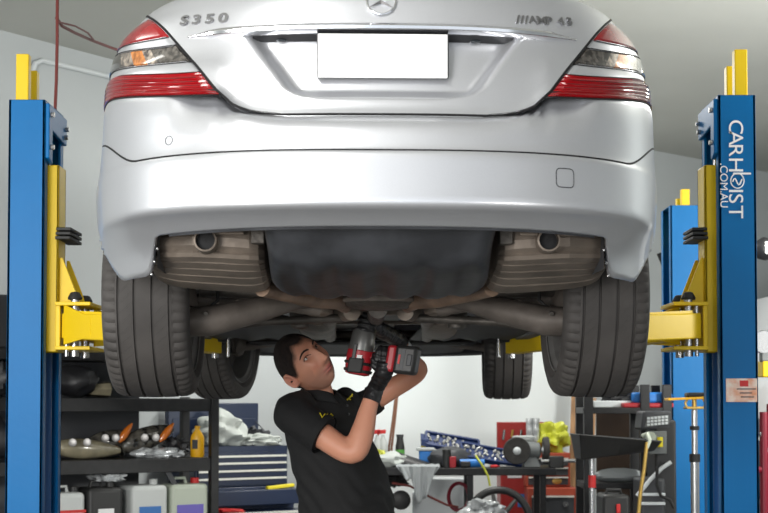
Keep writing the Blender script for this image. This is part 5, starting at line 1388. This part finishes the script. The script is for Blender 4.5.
part('frame_tube', MB().tube([at(637, 496, my-.05), at(650, 480, my-.05), at(662, 468, my-.05), at(671, 462, my-.05)], .013, 10), 'pvc_grey', t)
part('black_hose', MB().tube([at(662, 462, my-.07), at(657, 468, my-.07), at(657, 485, my-.07), at(661, 496, my-.07), at(670, 500, my-.07), at(674, 508, my-.07)], .010, 8), 'rubber', t)
# black toolbox low on the right
p = at(611, 503, 9.0); t = thing('black_toolbox', 'black toolbox with a red catch on the floor stack under the drain pan', 'toolbox', (p.x, 9.1, .6))
part('box_body', MB().box((at(600, 0, 9).x, 9.0, .60), (at(627, 0, 9).x, 9.3, at(0, 495, 9).z)), 'tool_black', t, bevel=.02)
part('catch', MB().box((at(613, 0, 9).x, 8.985, at(0, 513, 9).z), (at(617, 0, 9).x, 9.0, at(0, 504, 9).z)), 'label_red', t, bevel=.004)
part('handle', MB().tube([at(606, 495, 9.1), at(607, 490, 9.1), at(620, 490, 9.1), at(621, 495, 9.1)], .012, 8), 'tool_black', t)
solo('grey_crate', MB().box((at(598, 0, 9).x, 8.98, 0), (at(629, 0, 9).x, 9.35, .598)), 'dark_grey', 'dark grey crate on the floor carrying the black toolbox', 'crate', bevel=.01)
# telescopic transmission jack with yellow plate
jy = 8.6; jx = at(691, 0, jy).x; t = thing('support_stand', 'tall steel support stand with an orange-yellow top plate before the rear blue post', 'stand', (jx, jy, 0))
part('lower_tube', MB().cyl((jx, jy, .05), (jx, jy, at(0, 458, jy).z), .026, 18), 'steel', t); part('upper_tube', MB().cyl((jx, jy, .8), (jx, jy, at(0, 410, jy).z), .018, 16), 'steel', t)
part('collar', MB().cyl((jx, jy, at(0, 462, jy).z), (jx, jy, at(0, 454, jy).z), .032, 18), 'rubber', t); part('ring', MB().cyl((jx, jy, at(0, 430, jy).z), (jx, jy, at(0, 426, jy).z), .028, 18), 'rubber', t)
part('lower_bracket', MB().box((jx-.055, jy-.05, at(0, 409, jy).z), (jx+.055, jy+.05, at(0, 406.5, jy).z)), 'brass', t, bevel=.003)
for s in (-1, 1): part('side_strap', MB().tube([(jx+s*.05, jy-.03, at(0, 408, jy).z), (jx+s*.06, jy-.03, at(0, 403, jy).z), (jx+s*.045, jy-.03, at(0, 399, jy).z)], .007, 8), 'brass', t)
part('screw', MB().cyl((jx, jy, at(0, 416, jy).z), (jx, jy, at(0, 398, jy).z), .014, 12), 'brass', t)
part('top_plate', MB().obox(Vector((jx-.01, jy, at(0, 398.3, jy).z)), (.155, 0, .006), (0, .06, 0), (0, 0, .007)), 'yellow_plastic', t, bevel=.002)
part('saddle_pad', MB().box((jx-.05, jy-.05, at(0, 397.3, jy).z), (jx+.09, jy+.05, at(0, 392.5, jy).z)), 'rubber', t, bevel=.01)
part('base', MB().box((jx-.2, jy-.2, .0), (jx+.2, jy+.2, .06)), 'tool_black', t, bevel=.02)
# leaning pole
solo('black_pole', MB().tube([at(660, 253, 10.4), at(663, 262, 10.4), at(672, 291, 10.4), at(756, 560, 10.4)], [.026, .020, .018, .018], 12), 'rubber', 'black pole leaning behind the rear blue lift post', 'pole')
# car parked beyond the right post
cy_ = 10.8; xw = at(762, 0, cy_).x
t = thing('parked_car', 'white car beyond the right lift post, only its mirror and flank in view', 'car', (xw+.9, cy_+1.6, .75))
rows = []
for z_, dx_ in ((.95, .12), (1.05, .03), (1.25, .0), (1.5, .01), (1.75, .04), (1.80, .06), (2.05, .20), (2.38, .32), (2.42, .45)):
    rows.append([Vector((xw+.02+dx_+.25*(1-min(1, k/4))**2, cy_+.2+.35*k, z_)) for k in range(11)]+[Vector((xw+1.78-dx_, cy_+.2+.35*k, z_)) for k in range(10, -1, -1)])
part('car_body', MB().rings(rows), 'white_car', t)
m_ = part('door_mirror', MB().blob(at(765, 249, cy_+.0), (.09, .06, .085), .05, 2, 24, 16), 'black_plastic', t)
part('mirror_glass', MB().box((at(760, 0, cy_).x, cy_-.068, at(0, 255, cy_).z), (at(768, 0, cy_).x, cy_-.058, at(0, 242, cy_).z)), 'steel', m_, bevel=.01)
for yy in (cy_+.75, cy_+3.2):
    part('wheel', MB().lathe([(.05, -.02), (.2, -.02), (.28, .0), (.32, .02), (.32, .2), (.2, .22)], c=(xw+.05, yy, 1.06), axis='x', n=40), 'tyre_rubber', t)
# far lift arm carrying it and red jack beside it
ya = 8.0
t = thing('hoist_frame', 'blue and yellow hoist frame with steel hub at the right edge of the picture', 'lift arm', (at(770, 0, ya).x, ya, 1.62))
part('arm_beam', MB().box((at(759, 0, ya).x, ya, at(0, 377, ya).z), (at(800, 0, ya).x, ya+.12, at(0, 361, ya).z)), 'lift_yellow', t, bevel=.006)
part('arm_hub', MB().lathe([(.035, 0), (.06, .0), (.06, .05), (.035, .05)], c=at(764, 342, ya-.06), axis='y', n=24), 'steel', t)
part('hub_plate', MB().box((at(757.5, 0, ya).x, ya, at(0, 362, ya).z), (at(775, 0, ya).x, ya+.05, at(0, 330, ya).z)), 'grey_plastic', t, bevel=.01)
part('arm_post', MB().box((at(790, 0, ya).x, ya+.0, 0), (at(812, 0, ya).x, ya+.2, 2.0)), 'lift_blue', t, bevel=.006)
t = thing('trolley_jack', 'dark red trolley jack frame standing beside the right lift post', 'jack', (at(764, 0, 7.6).x, 7.6, 0))
for px in (759, 766): part('frame_tube', MB().cyl((at(px, 0, 7.6).x, 7.6, .03), (at(px+.5, 0, 7.6).x, 7.6, at(0, 412 if px < 760 else 404, 7.6).z), .022, 14), 'maroon', t)
part('cross_tube', MB().cyl(at(757, 470, 7.6), at(772, 468, 7.6), .018, 12), 'maroon', t); part('steel_link', MB().tube([at(757, 440, 7.6), at(760, 432, 7.6), at(768, 452, 7.6)], .014, 10), 'steel', t)
part('base', MB().box((at(750, 0, 7.6).x, 7.4, 0), (at(790, 0, 7.6).x, 8.0, .06)), 'maroon', t, bevel=.01)
# things glimpsed between the two right posts
c = at(717, 470, 10.35); solo('spare_tyre', MB().lathe([(.10, -.05), (.16, -.06), (.19, -.05), (.20, 0), (.19, .05), (.16, .06), (.10, .05)], c=c, axis='y', n=44), 'tyre_rubber', 'small tyre on a stand glimpsed between the two right-hand posts', 'tyre')
solo('tyre_stand', MB().box((c.x-.12, 10.25, 0), (c.x+.12, 10.45, c.z-.199)), 'dark_grey', 'dark box under the tyre between the two right-hand posts', 'box', bevel=.01)
solo('red_rack_box', MB().box((c.x-.12, 10.28, c.z+.201), (c.x+.10, 10.42, c.z+.28)), 'tool_red', 'red box on top of the tyre between the right-hand posts', 'box', bevel=.01)
